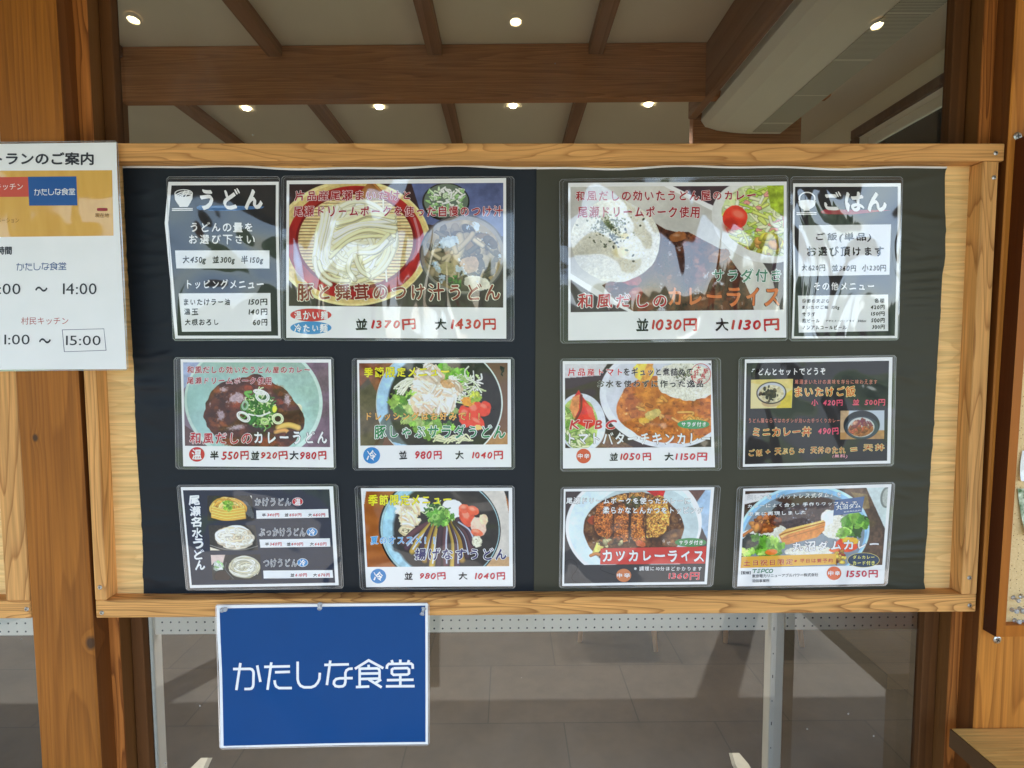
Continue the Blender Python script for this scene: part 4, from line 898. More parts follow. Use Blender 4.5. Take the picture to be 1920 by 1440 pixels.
def pic_curry_plate():
    c = Cv(125, 120, 1825, 1130, .2344, (66, 54, 60), 5)
    c.poly([(100, 100), (880, 100), (1260, 320), (1560, 590), (1730, 860), (1800, 1140), (660, 1140), (380, 1010), (120, 840)], (186, 184, 178), .04, 90)
    c.poly([(100, 800), (380, 980), (680, 1140), (600, 1140), (340, 1010), (100, 850)], (226, 230, 232), .03); c.poly([(900, 100), (1300, 300), (1600, 590), (1580, 610), (1270, 330), (860, 115)], (222, 224, 224), .03)
    c.ell(1660, 410, 420, 330, (206, 206, 204), .35); m = c.ell(1690, 400, 372, 282, (186, 196, 152), .35, .05, .2, 50); r = c.rs
    for k in range(90):
        x, y = 1700 + r.uniform(-260, 160), 430 + r.uniform(-280, 270); c.line([(x, y), (x + r.uniform(-90, 90), y + r.uniform(-60, 60)), (x + r.uniform(-120, 120), y + r.uniform(-90, 90))], r.uniform(8, 18), ((220, 226, 196), (196, 202, 120), (168, 190, 90), (212, 214, 180), (206, 150, 140))[r.randint(5)], .6, .1, 1, True, m)
    c.poly([(1690, 120), (1830, 120), (1830, 380), (1720, 300)], (140, 156, 60), .3, 40); c.specks(40, 1680, 610, 140, 80, (14, 34), ((214, 206, 96), (184, 180, 84), (196, 150, 90)), 2, .9, .3, m)
    c.ell(1436, 380, 98, 100, (198, 70, 54), .3, .06, .12, 60); c.ell(1462, 350, 50, 30, (236, 140, 120), .4, a=.6, soft=20); c.ell(1400, 440, 60, 60, (150, 40, 30), a=.5, soft=30)
    P = [(800, 420), (880, 470), (960, 490), (1060, 490), (1180, 560), (1260, 600), (1360, 660), (1480, 830), (1560, 1010), (1590, 1140), (640, 1140), (480, 1040), (375, 915), (560, 830), (740, 690)]
    m = c.pmask(P); c.curry(m, 80, (64, 38, 28), (112, 74, 50), (188, 194, 208), ((124, 62, 44), (150, 100, 66), (96, 56, 36), (140, 86, 70)), 90, (980, 840, 560, 330), .46)
    for x, y, rx, ry, cl in ((600, 870, 90, 46, (136, 66, 54)), (980, 530, 70, 40, (140, 92, 56)), (640, 990, 60, 50, (126, 58, 46)), (1310, 690, 90, 50, (120, 78, 44)), (760, 1080, 120, 36, (110, 56, 40)), (1180, 1050, 110, 60, (100, 62, 42))):
        c.ell(x, y, rx, ry, cl, r.uniform(-.6, .6), .15, .2, 30); c.ell(x - rx * .2, y - ry * .3, rx * .4, ry * .25, (206, 176, 160), 0, .2, a=.5, soft=12)
    m = c.ell(480, 560, 358, 332, (206, 202, 184), .25, .05, .12, 60); c.ell(700, 760, 120, 60, (120, 100, 80), -.8, .2, a=.5, soft=40)
    c.rice(700, 480, 560, 352, 326, m, 260, 420, 430, 210); c.specks(0, 480, 560, 352, 326, (7, 13), ((222, 219, 205), (206, 202, 182), (232, 230, 220), (190, 184, 160)), 2.2, .8, .1, m, sh=.10)
    c.ell(520, 650, 60, 40, (206, 188, 120), a=.5, soft=25); c.ell(555, 520, 30, 24, (210, 180, 100), a=.6, soft=12)
    c.specks(60, 470, 520, 260, 230, (4, 9), ((62, 72, 46), (84, 90, 58), (50, 54, 36)), 2, .9, .2, m, True); c.ell(400, 720, 300, 130, (150, 146, 130), .3, .2, a=.25, soft=120)
    return c.finish()
def onion_pile(c, cx, cy, rx, ry, n, w=10):
    r = c.rs; G = ((70, 118, 58), (96, 142, 72), (52, 92, 48), (140, 178, 100), (196, 214, 164))
    c.ell(cx, cy, rx * .85, ry * .85, (62, 96, 54), 0, .25, .3, 20)
    for k in range(n):
        t, q = r.rand() * 6.28, math.sqrt(r.rand()); x, y = cx + rx * q * math.cos(t), cy + ry * q * math.sin(t); d = r.uniform(1, 4) * w; a = r.rand() * 6.28
        c.line([(x, y), (x + d * math.cos(a), y + d * math.sin(a)), (x + d * 1.7 * math.cos(a + .6), y + d * 1.7 * math.sin(a + .6))], w * r.uniform(.5, 1), G[r.randint(5)], .55)
def onion_ring(c, x, y, rx, ry, rot=0, w=9, col=(226, 232, 214)):
    w *= .6; rx *= .85; ry *= .85
    for q in (1, .74): c.line([(x + rx * q * math.cos(t) * math.cos(rot) - ry * q * math.sin(t) * math.sin(rot), y + rx * q * math.cos(t) * math.sin(rot) + ry * q * math.sin(t) * math.cos(rot)) for t in np.linspace(0, 6.283, 13)], w, np.array(col) * (1 if q == 1 else .92), .85)
def pic_curry_udon():
    c = Cv(145, 115, 1795, 1065, .16667, (126, 112, 124), 7)
    c.poly([(1350, 100), (1800, 100), (1800, 1080), (1400, 1080)], (112, 92, 104), .18, 60); c.poly([(100, 800), (520, 1080), (100, 1080)], (96, 76, 76), .1)
    c.poly([(140, 100), (480, 100), (300, 260), (140, 420)], (150, 160, 184), .08)
    c.ell(935, 560, 786, 690, (186, 204, 196), tex=.04); c.ell(930, 552, 752, 650, (150, 176, 166), tex=.08, ts=40)
    d = np.clip((c.X - 300) / 1200, 0, 1); mm = c.emask(930, 552, 750, 648); c.put(mm * .5 * (1 - d), (156, 190, 192)); c.put(mm * .45 * np.clip((300 - c.Y) / 250, 0, 1), (124, 138, 118))
    c.ell(930, 740, 640, 420, (176, 206, 206), a=.45, soft=150)
    for x, y in ((1440, 640), (1455, 720), (1440, 790)): onion_ring(c, x, y, 44, 60, .2, 18, (222, 218, 188))
    m = c.ell(900, 690, 545, 415, (70, 38, 24), -.04, .10); m = np.maximum(m, c.emask(1180, 780, 320, 330, .3, .1)); c.curry(m, 110, (62, 32, 20), (108, 60, 34), (206, 198, 208), ((118, 58, 32), (146, 84, 40), (84, 40, 24)), 60, (900, 690, 500, 380), .5)
    for x, y, rx, ry in ((730, 520, 90, 60), (1320, 530, 36, 60), (560, 710, 40, 60), (740, 850, 100, 26), (600, 420, 40, 26)): c.ell(x, y, rx, ry, (200, 190, 204), -.2, .6, .2, 16, a=.7, soft=22)
    for x, y, rx, ry in ((1120, 380, 130, 26), (880, 400, 60, 34), (750, 600, 70, 34), (640, 1010, 90, 40), (1080, 1010, 120, 50), (1230, 560, 50, 40)): c.ell(x, y, rx, ry, (134, 64, 34), .1, .5, .3, 16, a=.75, soft=24)
    c.line([(1210, 850), (1330, 820), (1440, 850)], 34, (206, 172, 104), .6); c.line([(1180, 900), (1290, 880), (1340, 930)], 26, (196, 150, 90), .55); c.ell(1360, 940, 70, 54, (54, 30, 20), 0, .1)
    c.ell(1020, 700, 230, 230, (40, 24, 16), 0, .2, a=.6, soft=60); onion_pile(c, 1010, 640, 180, 215, 190, 11)
    for a in ((1040, 500, 90, 70, .3, 13, (232, 234, 220)), (820, 730, 90, 56, .5, 14, (222, 224, 214)), (1210, 750, 70, 66, 0, 13, (206, 218, 176)), (1060, 780, 50, 40, .4, 11, (180, 204, 140)), (1010, 450, 80, 30, .2, 12, (226, 230, 216)), (840, 600, 40, 60, .2, 10, (150, 176, 150))): onion_ring(c, *a)
    c.line([(880, 700), (1000, 720), (1120, 680)], 9, (226, 232, 214), .8); c.ell(1175, 640, 26, 40, (208, 206, 90), .2, .1)
    c.line([(900, 800), (950, 740)], 26, (62, 112, 60), .6); c.line([(880, 500), (850, 460), (910, 450)], 20, (104, 158, 76), .6)
    return c.finish()
def leafy(c, n, cx, cy, rx, ry, cols, w=16):
    r = c.rs
    for k in range(n):
        t, q = r.rand() * 6.28, math.sqrt(r.rand()); x, y = cx + rx * q * math.cos(t), cy + ry * q * math.sin(t); s = r.uniform(.6, 1.6) * w
        c.ell(x, y, s * 1.6, s, np.array(cols[r.randint(len(cols))]) * r.uniform(.75, 1.1), r.rand() * 3, .45, .25, s * .8)
def slices(c, n, cx, cy, rx, ry, w, cols):
    r = c.rs
    for k in range(n):
        t, q = r.rand() * 6.28, math.sqrt(r.rand()); x, y = cx + rx * q * math.cos(t), cy + ry * q * math.sin(t); a = r.rand() * 6.28; s = w * r.uniform(.6, 1.3)
        c.ell(x, y, s * 1.5, s * .75, np.array(cols[r.randint(len(cols))]) * r.uniform(.85, 1.05), a, .3, .14, s * .6)
        c.line([(x - s * math.cos(a), y - s * math.sin(a)), (x + s * .2 * math.sin(a), y - s * .2), (x + s * math.cos(a), y + s * math.sin(a))], s * .22, (244, 240, 232), .7, .1, .8); c.ell(x + s * .3, y + s * .45, s * .9, s * .22, (150, 118, 84), a, .3, a=.35, soft=10)
PORK = ((232, 222, 208), (220, 204, 186), (240, 234, 226), (206, 182, 156))
GREEN = ((128, 168, 78), (158, 192, 98), (98, 140, 62), (186, 206, 130), (74, 110, 54))
def pic_salad():
    c = Cv(140, 120, 1755, 1005, .171875, (108, 82, 66), 11)
    c.poly([(100, 100), (800, 100), (300, 420), (100, 420)], (120, 78, 54), .2, 40); c.poly([(1500, 880), (1760, 880), (1760, 1010), (1500, 1010)], (150, 116, 82), .1)
    c.poly([(140, 380), (240, 280), (360, 500), (420, 900), (380, 1010), (140, 1010)], (86, 78, 60), .2, 60)
    c.ell(1010, 560, 692, 640, (206, 216, 210)); c.ell(1006, 560, 680, 628, (34, 33, 30), tex=.25, ts=60)
    m = c.emask(1006, 560, 680, 628) * (1 - c.emask(1090, 560, 640, 600, 0, 0, 24)); c.put(m * (c.X < 760) * .95, (166, 196, 218), .12 * c.noise(60)); c.ell(700, 800, 330, 200, (60, 60, 42), 0, .1, .2, 50, a=.6); c.ell(560, 620, 110, 130, (92, 88, 84), a=.6, soft=40)
    r = c.rs; leafy(c, 26, 620, 540, 150, 110, GREEN, 34); leafy(c, 40, 1130, 250, 160, 110, ((112, 172, 60), (146, 196, 84), (84, 140, 48)), 34); leafy(c, 40, 900, 760, 260, 150, GREEN, 30); leafy(c, 16, 1120, 620, 70, 60, GREEN, 28)
    for k in range(60):
        x, y = 1330 + r.uniform(-120, 130), 420 + r.uniform(-150, 130); c.line([(x, y), (x + r.uniform(-80, 60), y + r.uniform(-60, 40)), (x + r.uniform(-120, 90), y + r.uniform(-90, 40))], r.uniform(5, 10), ((226, 228, 206), (196, 208, 160), (170, 196, 130), (236, 236, 226))[r.randint(4)], .65)
    c.line([(1330, 160), (1290, 210), (1310, 290), (1400, 340), (1470, 440)], 9, (214, 222, 200), .7)
    for k in range(18): x = 560 + r.uniform(0, 220); c.line([(x - 60, 420 + r.uniform(-60, 40)), (x + 30, 350 + r.uniform(-60, 20)), (x + 130, 300)], 9, (222, 224, 196), .65)
    slices(c, 46, 940, 430, 290, 210, 66, PORK); slices(c, 12, 920, 220, 80, 60, 60, PORK); c.ell(1100, 350, 80, 46, (176, 130, 80), .3, .3, .2, 20, a=.7)
    for x, y, a, b, ro in ((1390, 660, 80, 140, .2), (1500, 620, 74, 84, .4), (1290, 700, 70, 120, -.2), (1420, 770, 90, 70, .5)): c.ell(x, y, a, b, (206, 74, 52), ro, .12, .15, 40); c.ell(x - 10, y - b * .4, a * .5, b * .25, (238, 146, 124), ro, .2, a=.7, soft=16)
    c.ell(1320, 540, 70, 50, (214, 150, 60), .3, .25, .2, 20); leafy(c, 20, 1400, 490, 60, 40, ((188, 196, 80), (146, 176, 70)), 16); c.ell(1430, 820, 40, 30, (226, 176, 110), 0, .3)
    for k in range(30): x = 1000 + r.uniform(-60, 260); c.line([(x, 960 + r.uniform(-60, 30)), (x + 60, 930 + r.uniform(-40, 40)), (x + 120, 960)], 9, (214, 216, 176), .6)
    return c.finish()
def pic_tomato():
    c = Cv(115, 130, 1755, 1075, .16667, (56, 44, 42), 13); r = c.rs
    c.poly([(100, 120), (600, 120), (500, 260), (100, 290)], (196, 194, 196), .06); c.poly([(430, 1080), (560, 900), (900, 1080)], (104, 82, 64), .25, 20)
    c.ell(300, 790, 270, 330, (196, 200, 206), -.15, .0, .05); m = c.ell(270, 800, 215, 290, (150, 164, 96), -.1, .05, .25, 40)
    for k in range(80):
        x, y = 250 + r.uniform(-160, 160), 880 + r.uniform(-230, 180); c.line([(x, y), (x + r.uniform(-70, 70), y + r.uniform(-60, 60)), (x + r.uniform(-110, 110), y + r.uniform(-80, 80))], r.uniform(8, 16), ((186, 202, 132), (140, 172, 84), (212, 216, 176), (112, 146, 70))[r.randint(4)], .6, .1, 1, True, m)
    c.poly([(270, 420), (300, 480), (420, 640), (470, 800), (380, 860), (260, 800), (190, 640), (200, 520)], (190, 54, 44), .2, 50); c.poly([(200, 500), (280, 470), (270, 640), (215, 750), (165, 620)], (196, 132, 86), .2, 30); c.poly([(330, 560), (420, 620), (460, 780), (380, 720)], (220, 92, 72), .15, 40); c.line([(300, 480), (290, 640), (230, 760)], 12, (110, 46, 30), .6)
    c.ell(1240, 520, 740, 560, (206, 208, 214), .16, .0, .04, 80); c.ell(1260, 500, 690, 500, (192, 194, 200), .16, .0, .05, 80)
    m = c.emask(1280, 650, 590, 380, .1, .05); c.curry(m, 70, (160, 92, 40), (202, 134, 62), (236, 206, 150), ((190, 118, 56), (144, 78, 36), (214, 160, 90), (170, 98, 48)), 110, (1260, 680, 540, 330), .62)
    for k in range(16):
        x, y = 1230 + r.uniform(-320, 380), 680 + r.uniform(-200, 220); c.line([(x, y), (x + r.uniform(-90, 90), y + r.uniform(-50, 50)), (x + r.uniform(-150, 150), y + r.uniform(-60, 60))], r.uniform(9, 20), ((206, 152, 78), (150, 86, 40), (216, 176, 104))[r.randint(3)], .6, .1, .8, True, m)
    c.ell(1100, 700, 90, 50, (190, 170, 104), -.4, .25, .2, 26); c.ell(1000, 770, 60, 30, (206, 166, 80), .1, .2, .1, 20)
    m = c.ell(1480, 330, 330, 215, (206, 206, 198), .15, .12, .12, 30); c.rice(420, 1480, 330, 310, 200, m, 150, 1440, 250, 180)
    c.ell(1000, 220, 120, 110, (214, 186, 84), .4, .15, .15, 40); c.poly([(1040, 130), (1110, 130), (1060, 330), (960, 330)], (206, 150, 70), .2, 20)
    return c.finish()
def pic_bowl_rice():
    c = Cv(225, 305, 700, 635, .16667, (220, 206, 150), 17, 1.5); c.poly([(560, 520), (700, 420), (700, 640), (520, 640)], (212, 188, 70), .1); c.poly([(220, 300), (700, 300), (700, 420), (220, 340)], (214, 190, 100), .1, a=.6)
    c.ell(460, 570, 110, 50, (196, 170, 130)); c.ell(460, 460, 172, 128, (74, 66, 60)); c.ell(460, 458, 158, 114, (196, 196, 206)); m = c.ell(460, 470, 146, 100, (218, 206, 168), 0, .05, .1, 14)
    c.specks(140, 460, 470, 140, 96, (6, 11), ((230, 222, 196), (206, 190, 146)), 2, .8, .1, m, sh=.10); c.specks(70, 450, 470, 130, 90, (7, 16), ((44, 38, 36), (70, 56, 46), (90, 72, 54)), 2, .9, .2, m, True); return c
def pic_bowl_curry():
    c = Cv(1230, 655, 1725, 980, .16667, (186, 196, 206), 19, 1.5); c.poly([(1225, 880), (1730, 880), (1730, 990), (1225, 990)], (176, 134, 84), .1); c.poly([(1230, 655), (1330, 655), (1280, 900), (1230, 900)], (190, 160, 124), .1)
    c.ell(1470, 820, 205, 165, (36, 42, 46)); c.ell(1470, 850, 190, 128, (56, 72, 80)); c.ell(1465, 845, 150, 112, (196, 200, 196)); m = c.ell(1460, 862, 140, 88, (160, 98, 52), 0, .08, .25, 20)
    c.specks(40, 1460, 820, 110, 60, (8, 22), ((226, 214, 200), (206, 150, 120), (150, 70, 60), (232, 226, 220)), 2, .9, .2); c.specks(30, 1450, 880, 110, 50, (8, 20), ((196, 110, 60), (150, 84, 40), (206, 96, 60)), 2, .9, .2, m)
    for k in range(12): x = 1460 + c.rs.uniform(-90, 80); c.line([(x, 800 + c.rs.uniform(-40, 30)), (x + 30, 790 + c.rs.uniform(-30, 30)), (x + 60, 830)], 4, (130, 60, 74), .8)
    return c
def pic_noodle(x0, y0, x1, y1, kind):
    c = Cv(x0, y0, x1, y1, .171875, (44, 42, 40), 23 + kind, 1.5); w, h = x1 - x0, y1 - y0; r = c.rs
    if kind == 0:
        c.poly([(x1 - 70, y0), (x1, y0), (x1, y0 + 90)], (206, 204, 200)); c.ell(x0 + .5 * w, y0 + .4 * h, .52 * w, .85 * h, (30, 30, 30), tex=.3, ts=12); c.ell(x1 - 60, y0 + 150, 40, 100, (112, 118, 122), -.4, .2, .2, 14, a=.6)
        c.ell(x0 + .46 * w, y0 + .52 * h, .38 * w, .46 * h, (150, 104, 40), 0, .08); c.nest(46, x0 + .46 * w, y0 + .50 * h, .38 * w, .48 * h, 13, ((226, 188, 106), (240, 212, 140), (206, 158, 76)))
        for k in range(8): yy = y0 + h * (.5 + .055 * k); c.line([(x0 + .1 * w, yy - 10), (x0 + .4 * w, yy + 24), (x0 + .8 * w, yy)], 13, ((230, 194, 112), (212, 166, 84))[k % 2], .55)
        leafy(c, 40, x0 + .46 * w, y0 + .38 * h, 54, 48, ((150, 190, 70), (118, 164, 56), (190, 214, 110)), 13)
    elif kind == 1:
        c.poly([(x0, y1 - 40), (x0 + 120, y1), (x0, y1)], (206, 196, 180)); c.ell(x0 + .5 * w, y0 + .4 * h, .6 * w, .62 * h, (52, 50, 48), tex=.2, ts=14); c.line([(x0, y1 - 60), (x0 + .3 * w, y1 - 14), (x0 + .7 * w, y1 - 10), (x1, y1 - 50)], 5, (120, 118, 114), .8)
        c.ell(x0 + .53 * w, y0 + .46 * h, .38 * w, .42 * h, (168, 140, 104), 0, .1); c.nest(50, x0 + .53 * w, y0 + .47 * h, .40 * w, .46 * h, 15, ((232, 222, 204), (222, 206, 180), (242, 236, 224)))
        for k in range(9): a = k * .7; onion_ring(c, x0 + w * (.53 + .28 * math.cos(a)), y0 + h * (.5 + .3 * math.sin(a)), 38, 28, a, 10, (236, 228, 212))
    else:
        c.poly([(x0, y0), (x0 + 160, y0), (x0 + 120, y0 + 120), (x0, y0 + 110)], (196, 178, 172), .05); c.ell(x0 + 75, y0 + 140, 76, 66, (52, 56, 54)); leafy(c, 30, x0 + 75, y0 + 130, 50, 44, ((206, 216, 206), (150, 184, 130), (226, 232, 226)), 13); c.ell(x0 + 110, y0 + 245, 100, 80, (26, 22, 22)); c.ell(x0 + 110, y0 + 240, 84, 60, (48, 34, 28))
        c.ell(x0 + .66 * w, y0 + .45 * h, .40 * w, .62 * h, (34, 34, 34), tex=.2, ts=12); c.line([(x0 + .3 * w, y0 + .3 * h), (x0 + .28 * w, y0 + .6 * h), (x0 + .42 * w, y0 + .95 * h)], 4, (90, 92, 92), .8)
        c.ell(x0 + .66 * w, y0 + .5 * h, .30 * w, .44 * h, (160, 152, 128), 0, .06); c.nest(60, x0 + .66 * w, y0 + .5 * h, .31 * w, .45 * h, 9, ((222, 218, 200), (236, 234, 222), (202, 196, 170)))
    return c.finish(.04)
def pic_eggplant():
    c = Cv(135, 120, 1765, 970, .16667, (146, 92, 46), 29); r = c.rs
    st = c.noise(300, 2); c.put(np.clip(np.sin(c.Y * .035 + st * 4 + c.X * .004) * .5 + .5, 0, 1) * (c.X < 700) * .45, (112, 66, 30)); c.poly([(120, 110), (170, 110), (140, 260), (120, 260)], (196, 200, 200))
    c.poly([(1330, 110), (1720, 110), (1770, 400), (1770, 980), (1500, 980)], (190, 184, 176), .06, 60); c.poly([(1480, 900), (1770, 860), (1770, 980), (1440, 980)], (176, 146, 112), .1); c.poly([(1710, 110), (1770, 110), (1770, 260)], (44, 46, 48))
    c.ell(980, 560, 692, 620, (20, 24, 24)); c.ell(984, 560, 676, 606, (150, 176, 180), tex=.1); c.ell(990, 560, 660, 590, (38, 36, 34), tex=.2, ts=60)
    m = c.emask(990, 560, 660, 590) * (1 - c.emask(1090, 560, 640, 560, 0, .03, 30)); c.put(m * (c.X < 900), (150, 186, 200), .15 * c.noise(60)); c.ell(560, 700, 140, 120, (28, 28, 28), .3, .2, a=.8, soft=30); c.ell(1330, 240, 180, 70, (58, 54, 48), .4, .2, a=.6, soft=30)
    c.ell(1130, 320, 120, 110, (236, 232, 230), 0, .08, .04); c.ell(780, 270, 100, 80, (230, 222, 214), 0, .1, .08, 20)
    slices(c, 16, 640, 360, 110, 120, 60, ((228, 214, 184), (214, 194, 156), (240, 230, 210))); c.nest(14, 600, 560, 80, 60, 12, ((206, 190, 150), (226, 214, 180))); slices(c, 6, 660, 460, 90, 50, 50, ((228, 214, 184), (206, 184, 148)))
    cols = ((74, 50, 64), (56, 40, 58), (150, 120, 54), (176, 150, 76), (64, 46, 56), (90, 60, 66))
    EG = [(880, 480, 600, 760, 0), (860, 490, 560, 700, 5), (900, 490, 660, 800, 3), (920, 490, 760, 800, 1), (930, 500, 800, 900, 2), (960, 510, 860, 900, 0), (970, 510, 880, 960, 3), (1000, 510, 960, 960, 4), (1060, 500, 1040, 960, 5), (1100, 500, 1120, 960, 3), (1120, 480, 1170, 960, 0), (1140, 470, 1230, 900, 2), (1160, 470, 1290, 860, 4), (1180, 460, 1340, 800, 5), (1190, 450, 1360, 700, 0)]
    for i, (a, b, d, e, k) in enumerate(EG):
        mx, my = (a + d) / 2 + (30 if d > a else -10), (b + e) / 2 - 20; c.line([(a, b), (mx, my), (d, e)], 38, cols[k], .5, .2)
        if i % 2 == 0: c.line([(a + 6, b + 20), (mx + 8, my), (d + 8, e - 30)], 9, (196, 206, 222), .8, 0, .85)
    for x, y, a, b, ro, cl in ((1290, 400, 80, 130, -.3, (206, 92, 66)), (1260, 320, 60, 50, .2, (214, 106, 80)), (1360, 340, 70, 50, .4, (206, 96, 66)), (1420, 520, 80, 110, -.35, (226, 190, 172)), (1480, 440, 50, 60, -.2, (232, 196, 164)), (1400, 590, 70, 40, .3, (206, 110, 80))): c.ell(x, y, a, b, cl, ro, .12, .14, 40); c.ell(x - 10, y - 20, a * .5, b * .4, (240, 190, 170), ro, .2, a=.5, soft=20)
    c.nest(10, 1400, 690, 50, 60, 14, ((226, 220, 196),)); onion_pile(c, 960, 380, 150, 120, 90, 11); leafy(c, 30, 1000, 420, 140, 80, ((104, 160, 70), (150, 196, 100), (84, 132, 56)), 18); onion_ring(c, 930, 410, 34, 40, .2, 8, (150, 190, 110))
    return c.finish()
def pic_katsu():
    c = Cv(120, 125, 1750, 955, .16667, (64, 56, 58), 31); r = c.rs
    c.poly([(1200, 110), (1760, 110), (1760, 700), (1600, 400)], (150, 170, 190), .1, 60); c.poly([(1430, 110), (1700, 110), (1600, 260)], (96, 72, 66), .1)
    c.poly([(100, 690), (200, 690), (420, 960), (100, 960)], (50, 50, 54), 0)
    c.ell(900, 520, 776, 620, (216, 224, 226), tex=.03); c.ell(890, 520, 730, 580, (196, 210, 218), tex=.05, ts=80); c.ell(1000, 560, 640, 500, (172, 184, 186), tex=.05)
    m = c.emask(900, 560, 572, 420, .03, .03); c.curry(m, 60, (72, 46, 28), (128, 92, 58), (206, 206, 208), ((96, 62, 38), (140, 104, 66)), 80, (1200, 640, 330, 220), .52); c.poly([(1020, 120), (1240, 120), (1220, 200), (1130, 190)], (176, 40, 40), .2, 16)
    c.ell(440, 450, 60, 50, (150, 70, 40), 0, .2, .2, 20)
    for P, cl in (([(480, 260), (660, 230), (670, 600), (620, 650), (500, 620), (440, 500)], (176, 106, 56)), ([(690, 240), (830, 200), (850, 640), (830, 700), (680, 670), (660, 500)], (182, 110, 58)), ([(870, 230), (1010, 220), (1040, 690), (900, 700), (860, 500)], (196, 122, 62)), ([(1020, 170), (1220, 190), (1310, 380), (1300, 520), (1220, 640), (1060, 660), (1030, 500)], (222, 158, 84)), ([(640, 200), (800, 150), (820, 220), (660, 260)], (206, 146, 80)), ([(840, 150), (1010, 150), (1000, 230), (850, 260)], (204, 144, 78))):
        xs, ys = [p[0] for p in P], [p[1] for p in P]; c.ell(sum(xs) / len(P), sum(ys) / len(P) + 26, (max(xs) - min(xs)) * .56, (max(ys) - min(ys)) * .5, (50, 30, 18), 0, .1, a=.7, soft=30); A = np.array(P, float); cen = A.mean(0)
        Q = []
        for p0, p1 in zip(A, np.roll(A, -1, 0)): Q += [p0 * (1 - t) + p1 * t + c.rs.randn(2) * 7 for t in (0, .2, .4, .6, .8)]
        mk = c.pmask(Q); c.crumb(mk, cl); e = np.clip((c.X - min(xs)) / (max(xs) - min(xs)), 0, 1); c.img *= (1 - mk * .28 * (1 - e) ** 2)[..., None]; cl = np.array(cl, float); c.specks(130, cen[0], cen[1], (max(xs) - min(xs)) * .55, (max(ys) - min(ys)) * .55, (4, 9), (np.array(cl) * 1.25, np.array(cl) * 1.45, np.array(cl) * .7), 2, .7, .15, mk)
    for x in (672, 856, 1040): c.line([(x - 6, 380), (x, 520), (x + 2, 640)], 9, (60, 34, 22), .8, 0, .7)
    c.specks(60, 900, 250, 120, 60, (8, 20), ((84, 82, 50), (120, 110, 60), (70, 60, 44)), 2, .8)
    c.poly([(490, 690), (580, 640), (600, 720), (480, 840), (420, 860)], (206, 192, 112), .2, 30); c.specks(40, 640, 700, 140, 50, (12, 26), ((206, 196, 150), (120, 90, 60), (70, 50, 40), (180, 110, 70)), 2, .9); c.line([(420, 850), (480, 830), (520, 840)], 18, (176, 120, 70), .6)
    c.ell(990, 720, 60, 34, (176, 96, 60), .3, .15, .2, 20); return c.finish()
def pic_dam():
    c = Cv(130, 85, 1750, 975, .16667, (66, 52, 44), 37); r = c.rs
    c.poly([(1250, 80), (1520, 80), (1720, 560), (1760, 980), (1560, 980)], (84, 66, 52), .3, 40); c.poly([(1330, 130), (1520, 160), (1560, 320), (1480, 330)], (120, 104, 72), .2); c.poly([(1500, 80), (1760, 60), (1750, 560)], (196, 206, 206), .05); c.ell(1740, 200, 70, 120, (120, 126, 122)); c.ell(1750, 200, 56, 104, (170, 174, 168), tex=.1, ts=16)
    c.poly([(130, 120), (500, 110), (440, 170), (130, 240)], (206, 204, 204)); c.ell(830, 590, 745, 560, (176, 206, 224), tex=.04); c.ell(830, 600, 722, 540, (140, 178, 206), tex=.08, ts=70); c.ell(830, 620, 690, 510, (122, 132, 140), tex=.06)
    m = c.emask(840, 400, 420, 220, .05, .05); c.curry(m, 60, (50, 40, 44), (88, 72, 70), (170, 184, 206), ((70, 52, 48), (96, 74, 66), (60, 52, 60)), 60, (780, 420, 300, 160), .36); c.ell(820, 210, 330, 50, (72, 56, 48), .05, .05)
    for cx, cy, rx, ry in ((480, 590, 160, 110), (1200, 530, 170, 140), (1080, 420, 70, 90), (900, 800, 280, 60), (220, 600, 90, 70)):
        mk = c.ell(cx, cy, rx, ry, (206, 206, 190), 0, .12, .1, 20); c.rice(int(rx * ry / 100), cx, cy, rx, ry, mk)
    c.poly([(1010, 400), (1040, 350), (1150, 330), (1150, 480), (1060, 520)], (206, 214, 222), .04)
    c.line([(140, 600), (240, 530)], 20, (176, 116, 66), .6); c.specks(60, 380, 470, 140, 100, (16, 34), ((184, 116, 58), (206, 142, 76), (150, 88, 44)), 2, .95); c.poly([(370, 330), (400, 350), (420, 420), (350, 420)], (176, 110, 60), .2, 20); c.specks(20, 500, 450, 60, 40, (12, 26), ((150, 80, 44), (100, 56, 36)), 2)
    c.poly([(540, 600), (620, 540), (1040, 445), (1065, 470), (1060, 560), (980, 640), (640, 720), (590, 700)], (190, 126, 66), .14, 30); c.poly([(540, 600), (620, 540), (1040, 445), (1060, 480), (640, 600), (580, 640)], (222, 182, 112), .1, 20); c.line([(560, 605), (640, 575), (1050, 470)], 8, (160, 100, 48), .8); c.line([(600, 650), (700, 620), (1050, 520)], 7, (164, 104, 56), .8, 0, .8)
    leafy(c, 50, 380, 740, 240, 90, ((112, 164, 60), (150, 192, 84), (84, 132, 48), (176, 206, 112)), 36); leafy(c, 34, 1400, 500, 130, 90, ((84, 136, 52), (126, 172, 76), (56, 92, 40)), 34); leafy(c, 14, 1280, 600, 80, 40, ((126, 172, 76), (150, 190, 100)), 26); leafy(c, 12, 200, 680, 60, 50, ((50, 56, 52), (70, 70, 60)), 30); leafy(c, 6, 280, 630, 30, 30, ((84, 120, 56),), 30)
    c.ell(470, 800, 70, 34, (214, 122, 50), 0, .06); c.ell(1320, 740, 130, 80, (206, 84, 50), .1, .15, .2, 40); c.ell(1370, 690, 100, 40, (224, 170, 70), .1, .2, .15, 30); c.ell(1200, 790, 70, 30, (206, 110, 66), 0, .2); c.specks(40, 1250, 880, 80, 80, (10, 22), ((206, 180, 90), (150, 70, 50), (190, 150, 80)), 2)
    return c.finish()

